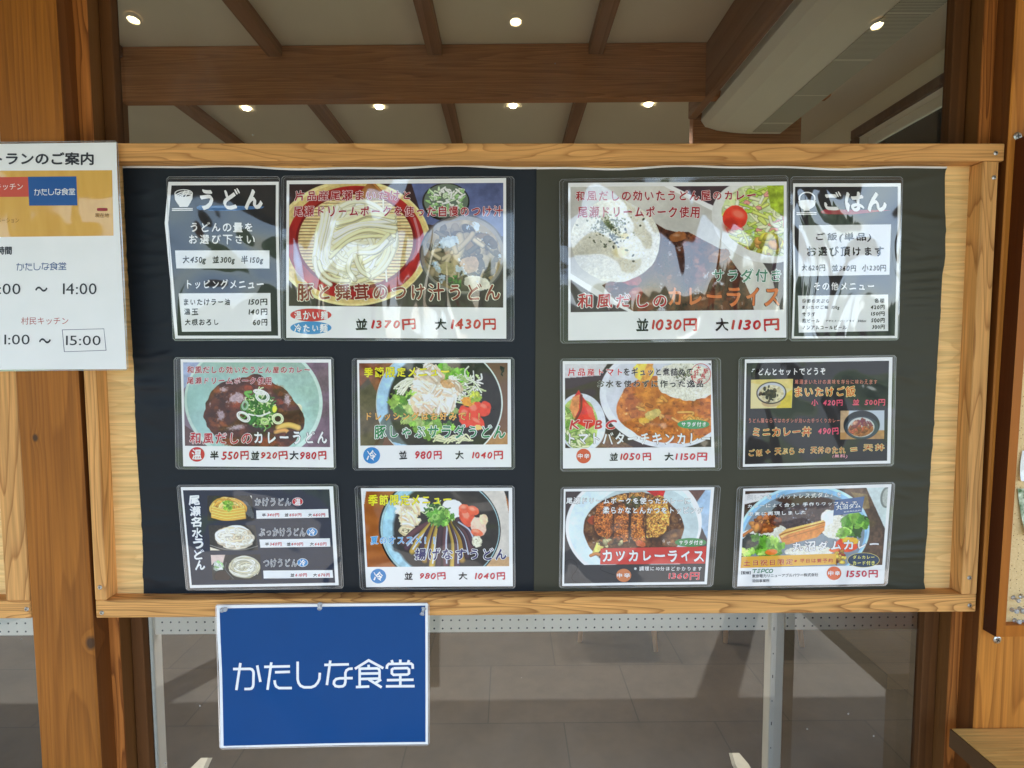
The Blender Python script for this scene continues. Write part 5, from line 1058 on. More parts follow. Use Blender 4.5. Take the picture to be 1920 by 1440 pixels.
# ------------------------------------------------------------------ the menu cards
RED = (158, 32, 38); BLK = (30, 30, 32); WHT = (238, 238, 238); DRK = (38, 40, 42); PAPER = (234, 237, 244); PK = (244, 214, 214)
YK = -.0140; GRP = 'laminated menu cards on the board'
def price(c, parts, y0, y1, h=None, tilt=0.0, part='price_lettering'):
    for s, x0, x1, col in parts: c.text(s, (x0, y0, x1, y1), col, part, b=.06, tilt=tilt, halo=h, hw=.03)
def badge(c, cx, cy, rx, ry, col, s, box, tc=WHT, b=.05, rim=None):
    c.ell('badge', cx, cy, rx, ry, col, .6)
    if rim is not None: c.badges.append(c.badges[-1]); c.ell('badge_rim', cx, cy, rx + 4, ry + 4, rim, .5)
    if s: c.text(s, box, tc, 'badge_lettering', b=b, L=.75)
CH = {'badge_lettering': 'badge'}

# 1 udon price list
c = Card(300, 320, 240 / 1047, YK, .003, 1)
c.film([(58, 52), (985, 50), (1010, 1388), (112, 1392)], [(75, 95), (976, 94), (994, 1372), (130, 1374)])
LL = [(75, 95), (46, 430), (92, 900), (130, 1374)]; RR = [(976, 94), (975, 430), (986, 900), (994, 1372)]
c.grid('paper', LL, RR, PAPER, .3); c.grid('panel', [(101, 124), (76, 430), (118, 900), (153, 1350)], [(953, 120), (952, 430), (962, 900), (972, 1350)], DRK, .45)
c.poly('bowl_icon', [(126, 190), (276, 185), (272, 235), (245, 285), (200, 290), (155, 280), (130, 240)], WHT, .6); c.ell('bowl_icon', 201, 190, 75, 34, WHT, .62)
c.ell('bowl_icon', 201, 190, 66, 27, DRK, .66); c.strokes('bowl_icon', [[(140, 200), (180, 180), (250, 172)], [(150, 210), (200, 188), (262, 184)], [(170, 214), (215, 196), (265, 196)], [(190, 216), (205, 175), (215, 168)], [(215, 215), (235, 190), (240, 175)]], 9, WHT, .7)
c.poly('bowl_icon', [(160, 284), (245, 284), (235, 300), (170, 300)], WHT, .6); c.strokes('bowl_icon', [[(106, 315), (276, 313)], [(106, 328), (276, 326)]], 8, WHT, .6)
c.poly('brush_stroke', [(308, 300), (330, 288), (600, 290), (860, 298), (840, 312), (620, 330), (420, 332), (390, 322), (330, 326), (308, 314)], (74, 112, 158), .55)
c.text('うどん', (340, 155, 842, 318), WHT, 'title_lettering', b=.075)
c.text('うどんの量を', (262, 425, 762, 505), WHT, b=.045); c.text('お選び下さい', (248, 528, 782, 605), WHT, b=.045)
c.quad('list_box', (132, 655), (902, 655), (902, 802), (142, 802), (228, 230, 234), .6); c.text('大450g', (196, 700, 386, 768), BLK, b=.05); c.text('並300g', (440, 700, 620, 768), BLK, b=.05); c.text('半150g', (672, 700, 852, 768), BLK, b=.05)
c.text('トッピングメニュー', (232, 892, 855, 970), WHT, b=.05)
c.quad('list_box', (162, 1005), (910, 1002), (915, 1314), (188, 1318), (230, 232, 236), .6)
for s, p, y, x1, x0p in (('まいたけラー油', '150円', 1050, 580, 732), ('温玉', '140円', 1130, 322, 734), ('大根おろし', '60円', 1215, 486, 768)): c.text(s, (204 + (y - 1050) * .06, y, x1, y + 52), BLK, b=.05); c.text(p, (x0p, y, 884, y + 52), BLK, b=.055)
c.done('menu_card', 'laminated black udon price card with a noodle bowl icon and blue brush stroke', 'menu card', GRP, CH)

# 2 dipping noodles
COAT[2:] = [1.82, (1.7, 1, .8)]
c = Card(520, 320, .2396, YK - .0015, .005, 2); rx = c
c.film([(36, 42), (1854, 50), (1854, 1335), (50, 1330)], [(76, 80), (1790, 62), (1792, 1315), (76, 1308)])
c.grid('paper', [(76, 80), (76, 1308)], [(1790, 62), (1792, 1315)], PAPER, .3); c.picture('food_photo', pic_zaru(), [(97, 108), (1768, 100), (1768, 1072), (97, 1060)], .5)
c.text('片品産尾瀬まいたけと', (140, 160, 1040, 240), RED, 'caption_lettering', PK, .05, .04, tilt=-.005); c.text('尾瀬ドリームポークを使った自慢のつけ汁', (134, 280, 1762, 362), RED, 'caption_lettering', PK, .05, .04)
c.text('豚と舞茸のつけ汁うどん', (168, 880, 1740, 1020), (128, 48, 30), 'title_lettering', (246, 226, 204), .05, .045)
badge(c, 268, 1130, 160, 50, (196, 40, 48), '温かい麺', (140, 1100, 398, 1166), WHT); badge(c, 268, 1230, 160, 50, (58, 138, 194), '冷たい麺', (140, 1200, 398, 1266), WHT)
price(c, (('並', 618, 705, BLK), ('1370円', 738, 1082, (186, 34, 44)), ('大', 1236, 1326, BLK), ('1430円', 1360, 1708, (190, 48, 44))), 1160, 1245)
c.done('menu_card', 'large card showing white noodles on a bamboo tray beside a mushroom broth bowl', 'menu card', GRP, CH)

# 3 curry rice
c = Card(1040, 320, .2344, YK - .0025, .006, 3)
c.film([(36, 75), (1860, 42), (1862, 1360), (44, 1382)], [(106, 105), (1848, 92), (1850, 1335), (106, 1358)])
c.grid('paper', [(106, 105), (106, 1358)], [(1848, 92), (1850, 1335)], PAPER, .3); c.picture('food_photo', pic_curry_plate(), [(125, 138), (1825, 122), (1826, 1112), (125, 1134)], .5)
c.text('和風だしの効いたうどん屋のカレー', (168, 170, 1600, 252), RED, 'caption_lettering', PK, .05, .04, tilt=-.006); c.text('尾瀬ドリームポーク使用', (180, 292, 1152, 385), RED, 'caption_lettering', PK, .05, .04)
c.text('サラダ付き', (1255, 785, 1800, 892), (60, 120, 90), 'caption_lettering', (232, 240, 236), .05, .04)
c.text('和風だしの', (180, 985, 885, 1100), (176, 34, 44), 'title_lettering', (246, 232, 230), .05, .045); c.text('カレーライス', (905, 940, 1790, 1085), (214, 120, 66), 'title_lettering', (52, 34, 28), .035, .05)
price(c, (('並', 648, 740, BLK), ('1030円', 772, 1130, (186, 34, 40)), ('大', 1280, 1382, BLK), ('1130円', 1408, 1790, (186, 34, 40))), 1185, 1282)
c.done('menu_card', 'large card showing a white rice mound with brown curry and a salad bowl', 'menu card', GRP, CH)

# 4 rice price list
c = Card(1460, 320, 260 / 1135, YK, .004, 4)
c.film([(90, 52), (1015, 50), (978, 1388), (78, 1396)], [(112, 108), (998, 104), (966, 1372), (100, 1374)])
c.grid('paper', [(112, 108), (108, 500), (118, 900), (100, 1374)], [(998, 104), (996, 430), (985, 900), (966, 1372)], PAPER, .3)
c.grid('panel', [(128, 136), (124, 500), (134, 900), (118, 1356)], [(972, 132), (972, 430), (960, 900), (944, 1352)], DRK, .45)
c.poly('bowl_icon', [(155, 252), (298, 252), (290, 290), (262, 312), (245, 318), (245, 330), (198, 330), (198, 318), (180, 312), (160, 290)], WHT, .6); c.ell('bowl_icon', 226, 232, 70, 56, WHT, .58, 2, .17); c.ell('bowl_icon', 226, 252, 62, 10, WHT, .61)
c.strokes('bowl_icon', [[(140, 348), (304, 346)], [(140, 361), (304, 359)]], 8, WHT, .6)
c.poly('brush_stroke', [(340, 335), (372, 320), (620, 322), (920, 324), (780, 340), (600, 360), (400, 358), (345, 350)], (160, 60, 72), .55)
c.text('ごはん', (372, 180, 875, 330), WHT, 'title_lettering', b=.075)
c.quad('list_box', (160, 450), (918, 440), (904, 852), (154, 866), (224, 226, 230), .6); c.text('ご飯(単品)', (302, 508, 752, 588), BLK, b=.045); c.text('お選び頂けます', (228, 622, 856, 702), BLK, b=.045)
for s, x0, x1 in (('大620円', 184, 374), ('並360円', 432, 628), ('小230円', 678, 874)): c.text(s, (x0, 770, x1, 825), BLK, b=.05)
c.text('その他メニュー', (282, 915, 775, 978), WHT, b=.05)
c.quad('list_box', (152, 1024), (892, 1014), (890, 1312), (158, 1326), (230, 232, 236), .6)
for i, (s, p, x1, x0p) in enumerate((('季節の天ぷら', '各種', 404, 780), ('まいたけご飯 150g', '420円', 490, 748), ('サラダ', '150円', 290, 750), ('瓶ビール', '500円', 326, 750), ('ノンアルコールビール', '300円', 548, 756))): c.text(s, (186, 1050 + 54 * i, x1, 1085 + 54 * i), BLK, b=.05); c.text(p, (x0p, 1046 + 54 * i, 860, 1082 + 54 * i), BLK, b=.055)
c.text('アサヒスーパードライ', (378, 1222, 610, 1240), BLK, b=.03); c.text('500ml', (642, 1222, 708, 1240), BLK, b=.03)
c.done('menu_card', 'laminated black rice price card with a rice bowl icon and red brush stroke', 'menu card', GRP, CH)

# 5 curry udon
COAT[2:] = [1.62, (1, 1, 1)]
c = Card(320, 660, .16667, YK, .002, 5)
c.film([(38, 60), (1836, 55), (1866, 1322), (62, 1316)], [(116, 82), (1808, 82), (1838, 1296), (146, 1284)])
c.grid('paper', [(116, 82), (146, 1284)], [(1808, 82), (1838, 1296)], PAPER, .3); c.picture('food_photo', pic_curry_udon(), [(145, 116), (1778, 120), (1798, 1068), (166, 1054)], .5)
c.text('和風だしの効いたうどん屋のカレー', (194, 160, 1570, 242), RED, 'caption_lettering', PK, .06, .04); c.text('尾瀬ドリームポーク使用', (190, 282, 1140, 362), RED, 'caption_lettering', PK, .06, .04)
c.text('和風だしの', (222, 905, 918, 1030), (176, 34, 44), 'title_lettering', (246, 226, 224), .05, .045); c.text('カレーうどん', (950, 895, 1762, 1030), WHT, 'title_lettering', (30, 26, 28), .035, .055)
badge(c, 300, 1150, 88, 82, (190, 40, 46), '温', (246, 1095, 355, 1205))
price(c, (('半', 452, 546, BLK), ('550円', 578, 882, (186, 34, 44)), ('並', 910, 1002, BLK), ('920円', 1024, 1322, (186, 34, 44)), ('大', 1346, 1444, BLK), ('980円', 1464, 1756, (186, 34, 44))), 1112, 1208)
c.done('menu_card', 'card with curry noodles and sliced green onion in a pale celadon bowl', 'menu card', GRP, CH)

# 6 salad udon
c = Card(650, 660, .171875, YK, .002, 6)
c.film([(58, 68), (1828, 56), (1836, 1282), (68, 1288)], [(116, 86), (1790, 80), (1796, 1254), (132, 1264)])
c.grid('paper', [(116, 86), (132, 1264)], [(1790, 80), (1796, 1254)], PAPER, .3); c.picture('food_photo', pic_salad(), [(138, 122), (1756, 118), (1756, 1006), (152, 1020)], .5)
c.text('季節限定メニュー', (196, 168, 1118, 282), (244, 226, 46), 'caption_lettering', (120, 96, 30), .03, .05, tilt=-.01); c.text('ドレッシングはお好みで！！', (222, 655, 1450, 745), (240, 176, 86), 'caption_lettering', (96, 60, 24), .03, .045)
c.text('豚しゃぶサラダうどん', (312, 792, 1728, 945), (40, 128, 72), 'title_lettering', (240, 246, 240), .055, .045)
c.poly('black_blotch', [(1676, 150), (1722, 168), (1718, 215), (1700, 232), (1706, 268), (1680, 250), (1690, 212), (1672, 180)], (14, 14, 14), 1.1); c.poly('black_blotch', [(300, 192), (345, 208), (392, 232), (380, 252), (352, 240), (336, 220)], (14, 14, 14), 1.3)  # black blotches near the top of the picture
badge(c, 275, 1126, 92, 90, (48, 130, 196), '冷', (222, 1070, 325, 1178))
price(c, (('並', 576, 660, BLK), ('980円', 752, 1036, (196, 44, 56)), ('大', 1188, 1276, BLK), ('1040円', 1370, 1704, (196, 44, 56))), 1078, 1168)
c.done('menu_card', 'card with pork salad noodles, red tomatoes and lettuce on a dark plate', 'menu card', GRP, CH)

# 7 tomato butter chicken curry
c = Card(1040, 660, .16667, YK, .002, 7)
c.film([(60, 75), (1868, 66), (1874, 1330), (62, 1340)], [(90, 102), (1762, 96), (1800, 1294), (92, 1308)])
c.grid('paper', [(90, 102), (92, 1308)], [(1762, 96), (1800, 1294)], PAPER, .3); c.picture('food_photo', pic_tomato(), [(114, 136), (1754, 128), (1758, 1066), (118, 1080)], .5)
c.text('片品産トマト', (148, 180, 755, 270), (200, 40, 48), 'caption_lettering', (246, 226, 226), .05, .045); c.text('をギュッと煮詰めて', (776, 178, 1550, 268), BLK, 'caption_lettering', (206, 200, 190), .03, .04); c.text('お水を使わずに作った逸品', (480, 315, 1668, 400), BLK, 'caption_lettering', (206, 200, 190), .03, .04)
c.text('KTBC', (168, 765, 694, 868), (196, 48, 50), 'caption_lettering', (244, 222, 216), .04, .05); c.text('トマトバターチキンカレー', (160, 905, 1742, 1038), WHT, 'title_lettering', (70, 44, 32), .03, .05)
c.ell('badge', 1642, 246, 114, 118, (196, 48, 58), .6, 2, .06)
for s, x, y in (('大', 1618, 180), ('好', 1592, 232), ('評', 1562, 284), ('駅', 1700, 214), ('長', 1668, 272), ('の', 1632, 325)): c.text(s, (x - 28, y - 28, x + 28, y + 28), (196, 48, 58), 'badge_lettering', b=.03)
c.ell('badge', 1558, 812, 180, 52, (76, 152, 96), .6); c.text('サラダ付き', (1425, 785, 1695, 838), WHT, 'badge_lettering', b=.04)
badge(c, 324, 1168, 82, 82, (206, 84, 48), '中辛', (258, 1140, 388, 1195))
price(c, (('並', 616, 706, BLK), ('1050円', 736, 1080, (196, 50, 58)), ('大', 1234, 1334, BLK), ('1150円', 1356, 1712, (196, 50, 58))), 1132, 1218)
c.done('menu_card', 'card with orange tomato chicken curry and a small tomato salad bowl', 'menu card', GRP, CH)

# 8 set menu
c = Card(1370, 660, .16667, YK, .002, 8)
c.film([(88, 62), (1860, 34), (1832, 1282), (76, 1322)], [(158, 84), (1815, 58), (1794, 1252), (136, 1292)])
c.grid('paper', [(158, 84), (136, 1292)], [(1815, 58), (1794, 1252)], PAPER, .3); c.quad('panel', (176, 124), (1776, 98), (1756, 1222), (158, 1262), DRK, .45, 12, 12)
c.text('うどんとセットでどうぞ', (232, 185, 1060, 262), WHT, 'title_lettering', b=.05, tilt=-.01)
c.picture('food_photo', pic_bowl_rice(), [(226, 312), (698, 302), (684, 628), (222, 636)], .6); c.picture('food_photo', pic_bowl_curry(), [(1232, 660), (1724, 656), (1722, 976), (1230, 982)], .6)
c.poly('black_blotch', [(232, 235), (262, 196), (318, 190), (322, 215), (292, 236), (262, 258), (262, 300), (236, 290)], (12, 12, 13), 1.3); OR = (206, 108, 46); CR = (246, 220, 150)  # black blotch at the upper left of the panel
c.text('尾瀬まいたけの風味を存分に味わえます', (718, 308, 1640, 362), (206, 130, 112), b=.03); c.text('まいたけご飯', (720, 392, 1394, 508), (206, 104, 40), 'title_lettering', CR, .06, .045, tilt=-.01)
c.text('小 420円', (905, 535, 1252, 605), (226, 92, 116), 'price_lettering', b=.05); c.text('並 500円', (1368, 530, 1730, 602), (226, 92, 116), 'price_lettering', b=.05)
c.text('うどん屋ならではのダシが効いた手づくりカレー', (200, 745, 1222, 795), (206, 130, 112), b=.03); c.text('ミニカレー丼', (252, 845, 900, 955), (196, 84, 34), 'title_lettering', CR, .06, .045, tilt=-.01); c.text('490円', (980, 850, 1208, 928), (226, 92, 116), 'price_lettering', b=.05)
for s, x0, x1, dy in (('ご飯', 204, 352, 30), ('+', 395, 440, 20), ('天ぷら', 496, 712, 15), ('×', 765, 825, 10), ('天丼のたれ', 898, 1284, 0), ('＝', 1346, 1416, -6), ('天丼', 1488, 1720, -30)): c.text(s, (x0, 1065 + dy if s not in '+×＝' else 1080 + dy, x1, 1140 + dy if s not in '+×＝' else 1120 + dy), (176, 84, 30), 'title_lettering', CR, .06, .03)
c.text('(無料)', (1142, 1148, 1308, 1196), (240, 160, 176), b=.03)
c.done('menu_card', 'black set menu card with two small inset bowl photos and orange lettering', 'menu card', GRP, CH)

# 9 three udon
c = Card(320, 900, .171875, YK, .0025, 9)
c.film([(72, 50), (1830, 40), (1892, 1180), (172, 1206)], [(118, 74), (1776, 66), (1836, 1144), (216, 1176)])
c.grid('paper', [(118, 74), (216, 1176)], [(1776, 66), (1836, 1144)], PAPER, .3); c.quad('panel', (142, 108), (1736, 98), (1798, 1116), (234, 1144), (20, 32, 54), .45, 12, 12)
for i, ch in enumerate('尾瀬名水うどん'):
    y0 = 165 + 118 * i; c.text(ch, (210 + i * 11, y0, 325 + i * 9, y0 + 104), (232, 236, 244), 'title_lettering', (40, 70, 120), .03, .06)
for i, (s, bs, bc_, y) in enumerate((('かけうどん', '温', (190, 40, 46), 190), ('ぶっかけうどん', '冷', (48, 130, 190), 520), ('つけうどん', '冷', (48, 130, 190), 855))):
    c.picture('food_photo', pic_noodle((408, 425, 445)[i], (165, 487, 808)[i], (915, 955, 998)[i], (440, 765, 1085)[i], i), [((408, 166), (893, 166), (924, 440), (410, 440)), ((420, 490), (930, 488), (964, 764), (438, 766)), ((444, 814), (982, 806), (1000, 1082), (462, 1088))][i], .6)
    x0, x1 = ((928, 1318), (972, 1475), (1020, 1382))[i]; c.text(s, (x0, y, x1, y + 88), (40, 60, 92), 'title_lettering', (236, 240, 246), .05, .01)
    bx = (1390, 1546, 1443)[i]; badge(c, bx, y + 42, 56, 42, bc_, bs, (bx - 32, y + 8, bx + 32, y + 76), rim=(232, 236, 242))
    q = [((938, 328), (1722, 312), (1728, 404), (944, 418)), ((974, 644), (1740, 632), (1746, 722), (984, 734)), ((1014, 984), (1768, 978), (1776, 1062), (1020, 1070))][i]; c.quad('price_strip', *q, (228, 230, 238), .6)
for y, L_ in ((362, (('半', 1004, 1046), ('340円', 1058, 1190), ('並', 1250, 1290), ('600円', 1302, 1432), ('大', 1506, 1546), ('660円', 1560, 1690))), (680, (('半', 1036, 1078), ('340円', 1090, 1216), ('並', 1274, 1312), ('600円', 1324, 1450), ('大', 1524, 1566), ('660円', 1578, 1704))), (1018, (('並', 1312, 1352), ('610円', 1366, 1490), ('大', 1560, 1602), ('670円', 1614, 1738)))):
    for s, x0, x1 in L_: c.text(s, (x0, y - 4, x1, y + 32), BLK if len(s) == 1 else (190, 50, 60), 'price_lettering', b=.05)
c.done('menu_card', 'navy card with three small noodle photos and white price strips', 'menu card', GRP, CH)

# 10 eggplant udon
c = Card(660, 900, .16667, YK, .002, 10)
c.film([(30, 66), (1830, 60), (1838, 1222), (94, 1230)], [(102, 90), (1802, 84), (1810, 1192), (162, 1202)])
c.grid('paper', [(102, 90), (162, 1202)], [(1802, 84), (1810, 1192)], PAPER, .3); c.picture('food_photo', pic_eggplant(), [(128, 126), (1762, 120), (1768, 966), (174, 976)], .5)
c.text('季節限定メニュー', (186, 165, 1118, 285), (244, 226, 46), 'caption_lettering', (120, 96, 30), .03, .05, tilt=-.01); c.text('夏のオススメ！！', (214, 630, 930, 722), (84, 160, 214), 'caption_lettering', (232, 242, 248), .05, .04)
c.text('揚げなすうどん', (706, 765, 1735, 895), (56, 50, 100), 'title_lettering', (240, 240, 246), .055, .05)
badge(c, 298, 1078, 88, 82, (48, 124, 186), '冷', (246, 1030, 348, 1125))
price(c, (('並', 594, 682, BLK), ('980円', 766, 1054, (190, 44, 62)), ('大', 1202, 1298, BLK), ('1040円', 1384, 1720, (190, 44, 62))), 1034, 1116)
c.done('menu_card', 'card with fried eggplant noodles fanned on a dark plate over brown wood', 'menu card', GRP, CH)

# 11 cutlet curry
c = Card(1040, 900, .16667, YK, .0025, 11)
c.film([(68, 78), (1866, 60), (1776, 1196), (48, 1218)], [(102, 100), (1792, 78), (1708, 1168), (84, 1192)])
c.grid('paper', [(102, 100), (84, 1192)], [(1792, 78), (1708, 1168)], PAPER, .3); c.quad('panel', (122, 128), (1752, 108), (1680, 1138), (106, 1164), (52, 52, 56), .45, 12, 12)
c.picture('food_photo', pic_katsu(), [(122, 130), (1752, 110), (1692, 940), (112, 956)], .6)
c.text('尾瀬ドリームポークを使ったカレーに', (130, 195, 1520, 268), (240, 240, 236), 'caption_lettering', (70, 56, 40), .04, .045, L=.9); c.text('柔らかなとんかつをトッピング', (540, 300, 1665, 378), (240, 240, 236), 'caption_lettering', (70, 56, 40), .04, .045, L=.9)
c.quad('title_band', (516, 768), (1704, 742), (1688, 934), (510, 948), (204, 60, 52), .8); c.text('カツカレーライス', (540, 788, 1670, 915), WHT, 'title_lettering', (120, 30, 30), .03, .055, L=1.0)
c.ell('badge', 1526, 698, 176, 50, (62, 134, 76), .8); c.text('サラダ付き', (1398, 672, 1660, 724), WHT, 'badge_lettering', b=.04, L=.95)
c.text('※調理に10分ほどかかります', (892, 968, 1650, 1018), (226, 226, 226), b=.035); c.ell('badge', 776, 1070, 84, 74, (204, 124, 78), .6); c.text('中辛', (700, 1045, 845, 1096), WHT, 'badge_lettering', b=.05)
c.text('1360円', (1280, 1036, 1624, 1115), (214, 44, 60), 'price_lettering', (240, 214, 216), .03, .05)
c.strokes(c.new('pen_mark'), [[(112, 920), (150, 897), (200, 893), (245, 930), (255, 985), (235, 1030), (205, 1060), (190, 1100), (210, 1135), (240, 1142)]], 5, (24, 24, 26), .75); c.strokes(c.new('pen_mark'), [[(690, 1070), (620, 1050), (520, 1010), (508, 990), (540, 968)]], 5, (24, 24, 26), .75)
c.done('menu_card', 'card with sliced breaded cutlet curry and a red title band', 'menu card', GRP, CH)

# 12 dam curry
c = Card(1370, 900, .16667, YK, .0025, 12)
c.film([(68, 74), (1846, 20), (1758, 1186), (10, 1218)], [(138, 96), (1804, 44), (1716, 1164), (66, 1190)])
c.grid('paper', [(138, 96), (66, 1190)], [(1804, 44), (1716, 1164)], PAPER, .3); c.picture('food_photo', pic_dam(), [(160, 122), (1766, 80), (1698, 952), (106, 982)], .5)
c.poly('flag_print', [(1168, 225), (1500, 182), (1466, 358), (1148, 398)], (44, 84, 134), .7); c.text('丸沼ダム', (1180, 280, 1452, 335), (226, 234, 242), brush=False, b=.01, tilt=-.1, L=.85); c.text('群馬県片品村', (1266, 348, 1452, 364), (210, 222, 236), brush=False, b=.01, tilt=-.1, L=.85)
for i, (s, x1) in enumerate((('超レアな「バットレス式ダム」を', 1236), ('カレーによく合う“手作りワッフル”で', 1410), ('忠実に再現しました', 838))): c.text(s, (186, (165, 268, 358)[i], x1, (222, 312, 402)[i]), WHT, 'caption_lettering', (50, 50, 56), .035, .04, tilt=(-.035, -.03, -.03)[i], L=1.0)
c.text('丸沼ダムカレー', (690, 690, 1655, 800), WHT, 'title_lettering', (84, 52, 62), .035, .05, tilt=-.03, L=1.0)
c.quad('title_band', (116, 858), (1186, 822), (1174, 944), (104, 984), (226, 172, 66), .7); c.text('土日祝日限定', (134, 895, 690, 962), (190, 60, 50), 'caption_lettering', (250, 226, 170), .03, .03, tilt=-.03, L=.85); c.text('※平日は要予約', (706, 882, 1140, 926), (190, 60, 50), 'caption_lettering', b=.03, tilt=-.01, L=.85)
c.ell('badge_rim', 1486, 896, 182, 84, (206, 190, 110), .75); c.ell('badge', 1486, 896, 176, 79, (44, 64, 90), .8); c.text('ダムカレー', (1366, 842, 1608, 882), (232, 226, 120), 'badge_lettering', b=.045, L=.95); c.text('カード付き', (1366, 905, 1610, 950), (232, 226, 120), 'badge_lettering', b=.045, L=.95)
c.text('【監修】', (112, 1020, 216, 1054), (60, 60, 64), brush=False, b=.02); c.text('東京電力リニューアブルパワー株式会社', (232, 1054, 976, 1092), (56, 58, 62), brush=False, b=.01, tilt=-.02); c.text('沼田事業所', (232, 1110, 428, 1144), (56, 58, 62), brush=False, b=.01, tilt=-.01)
G_ = (40, 120, 84)
c.strokes('emblem', [[(238, 1002), (290, 999)], [(268, 1000), (256, 1040)], [(300, 1000), (330, 998)], [(296, 1018), (322, 1017)], [(290, 1036), (318, 1035)], [(334, 1040), (346, 998), (372, 997), (380, 1004), (374, 1016), (360, 1020), (344, 1020)], [(424, 998), (402, 998), (390, 1008), (386, 1026), (394, 1035), (416, 1035)], [(440, 1000), (458, 998), (466, 1006), (462, 1026), (450, 1034), (432, 1034), (424, 1024), (430, 1006), (440, 1000)]], 9, G_, .6)
badge(c, 1155, 1044, 82, 76, (214, 96, 46), '中辛', (1088, 1016, 1220, 1070))
c.text('1550円', (1294, 1012, 1646, 1092), (190, 50, 70), 'price_lettering', b=.055, tilt=-.005)
c.done('menu_card', 'card with curry on a blue plate, a waffle and a yellow band', 'menu card', GRP, CH)

# ------------------------------------------------------------------ blue sign under the board and the white notice
LOGO = [[(300, 508), (268, 720)], [(243, 555), (375, 555), (390, 560), (400, 575), (402, 590), (400, 680), (395, 698), (385, 709), (372, 712), (330, 712)], [(430, 528), (455, 658)],
        [(484, 540), (685, 537)], [(540, 505), (510, 720)], [(568, 583), (685, 580)], [(565, 645), (568, 672), (578, 694), (600, 707), (700, 707)],
        [(745, 500), (745, 640), (752, 668), (768, 690), (795, 702), (850, 702), (880, 690), (902, 665), (915, 635), (918, 588)],
        [(953, 527), (1145, 522)], [(1000, 492), (973, 685)], [(1175, 555), (1145, 558), (1126, 570), (1118, 590), (1118, 660), (1112, 682), (1098, 694), (1065, 697), (1040, 692), (1028, 675), (1030, 655), (1045, 638), (1075, 632), (1175, 630)],
        [(1192, 558), (1300, 490), (1415, 552)], [(1300, 525), (1300, 552)], [(1230, 705), (1230, 556), (1365, 553), (1380, 558), (1385, 572), (1385, 634)], [(1230, 595), (1385, 592)], [(1230, 637), (1385, 633)], [(1200, 700), (1305, 695)], [(1300, 640), (1402, 702)], [(1398, 640), (1352, 668)],
        [(1480, 487), (1490, 518)], [(1548, 483), (1548, 516)], [(1616, 487), (1606, 518)], [(1442, 556), (1445, 532), (1458, 518), (1632, 514), (1644, 524), (1646, 555)], [(1495, 552), (1482, 562), (1482, 592), (1495, 603), (1603, 600), (1616, 590), (1616, 560), (1603, 549), (1495, 552)], [(1548, 604), (1548, 690)], [(1443, 645), (1652, 640)], [(1435, 693), (1660, 690)]]
COAT[:] = [.12, .22, 1.5, (1, 1, 1)]
c = Card(380, 1120, 460 / 1920, -.040, .008, 13)
c.film([(106, 46), (1776, 34), (1776, 1152), (138, 1180)], [(116, 56), (1764, 40), (1764, 1142), (146, 1168)])
c.grid('paper', [(116, 56), (122, 300), (136, 600), (146, 1168)], [(1764, 40), (1764, 1142)], PAPER, .3, 16, 16); c.grid('blue_field', [(140, 80), (146, 300), (158, 600), (170, 1154)], [(1744, 58), (1746, 1124)], (0, 66, 126), .45, 16, 16)
c.strokes('lettering', LOGO, 20, (236, 240, 246), .65)
c.done('shop_sign', 'blue laminated sign with white lettering pinned under the menu board', 'sign')
for (px, py, d), lab in zip(((413 + 3, 1144, (.75, -.5, .35)), (600, 1133, (.25, -.9, -.15)), (795, 1140, (-.2, -.7, -.6))), ('clear push pin at the blue sign corner nearest the post', 'clear push pin in the middle of the blue sign top edge', 'clear push pin at the blue sign corner away from the post')):
    clear_pin(at(px, py, -.0490), d, lab, 'clear push pins holding the blue sign', r=.0045, L=.013)

COAT[:] = [.3, .25, 1.6, (1, 1, 1)]
c = Card(0, 240, 1 / 3, -.045, .0025, 14)
c.film([(-340, 84), (664, 72), (726, 1362), (-340, 1372)], [(-325, 96), (656, 82), (715, 1356), (-325, 1362)])
c.grid('paper', [(-325, 96), (-325, 1362)], [(656, 82), (662, 300), (684, 760), (715, 1356)], (232, 236, 244), .3, 14, 20)
TX = (52, 54, 60)
c.text('レストランのご案内', (-205, 140, 528, 208), TX, 'title_lettering', brush=False, b=.03)
def map_mat():
    m, nt, b = newmat('map_print'); g = nt.nodes.new('ShaderNodeNewGeometry'); v = N(nt, 'ShaderNodeVectorMath', {0: g.outputs['Position'], 1: (40, 1, 9)}, operation='MULTIPLY').outputs[0]
    n = N(nt, 'ShaderNodeTexNoise', {'Vector': v, 'Scale': 1, 'Detail': 4, 'Distortion': .6}); nt.links.new(mixc(nt, n.outputs[0], rgb((206, 150, 50)), rgb((232, 186, 92))), b.inputs['Base Color'])
    b.inputs['Roughness'].default_value = .5; b.inputs['Coat Weight'].default_value = 1; b.inputs['Coat Roughness'].default_value = .05; nt.links.new(film_normal(nt), b.inputs['Coat Normal']); return m
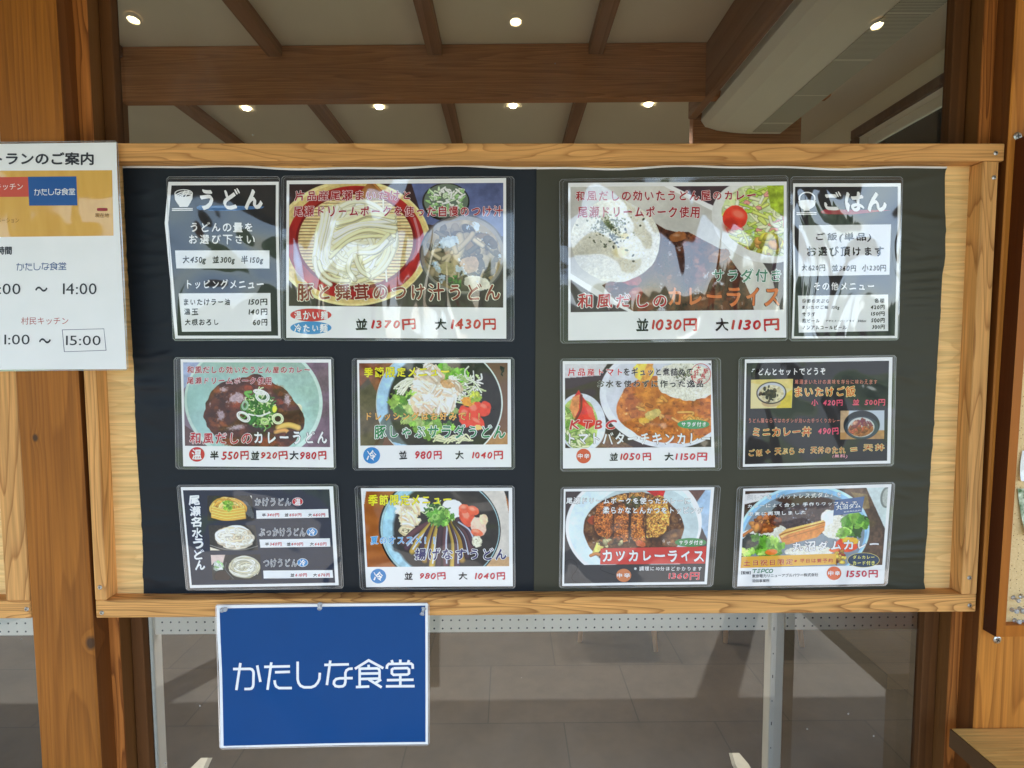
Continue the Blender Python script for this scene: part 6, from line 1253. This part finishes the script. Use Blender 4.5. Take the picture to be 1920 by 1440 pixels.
c.grid('floor_map', [(-300, 244), (-300, 618)], [(632, 238), (640, 606)], map_mat(), .45); c.quad('floor_map', (-290, 282), (161, 276), (166, 388), (-290, 392), (196, 78, 60), .55); c.quad('floor_map', (161, 276), (432, 273), (438, 436), (168, 438), (30, 84, 148), .6)
KIT = lambda b, col, part, w, L: c.text('村民キッチン', b, col, part, brush=False, b=w, L=L)
KIT((-105, 312, 134, 350), (244, 226, 220), 'lettering', .0, .7)
def logo_at(x0, y0, x1, y1, col, w, L): c.strokes('lettering', LOGO, w, col, L, lambda p: (x0 + (p[0] - 243) / 1417 * (x1 - x0), y0 + (p[1] - 483) / 237 * (y1 - y0)))
logo_at(196, 340, 426, 380, (232, 238, 246), 3.4, .75); logo_at(96, 756, 376, 802, (52, 84, 134), 4.2, .5)
c.ell('floor_map', 577, 459, 30, 9, (150, 44, 44), .6, 5); c.text('現在地', (538, 480, 616, 504), (120, 84, 40), brush=False, b=.005); c.text('インフォメーション', (-110, 508, 112, 534), (150, 104, 40), brush=False, b=.0)
c.text('営業時間', (-90, 668, 70, 712), TX, brush=False, b=.03)
c.text('11:00', (-60, 876, 120, 936), TX, brush=False, b=.0); c.text('～', (204, 894, 270, 920), TX, brush=False, b=.02); c.text('14:00', (358, 874, 546, 936), TX, brush=False, b=.0)
KIT((124, 1064, 388, 1106), (176, 90, 84), 'lettering', .0, .5)
c.quad('time_patch', (-80, 1138), (204, 1130), (205, 1252), (-78, 1256), (238, 238, 246), .5); c.text('11:00', (-6, 1162, 172, 1218), TX, brush=False, b=.0, L=.75); c.text('～', (226, 1184, 290, 1210), TX, brush=False, b=.02)
c.quad('time_patch', (352, 1134), (588, 1128), (602, 1252), (364, 1260), (96, 98, 120), .45); c.quad('time_patch', (356, 1137), (586, 1131), (598, 1249), (368, 1257), (240, 240, 248), .5); c.text('15:00', (376, 1168, 570, 1222), TX, brush=False, b=.0, L=.75)
c.done('notice_sheet', 'white laminated notice with a gold floor map and opening times on the post', 'notice')
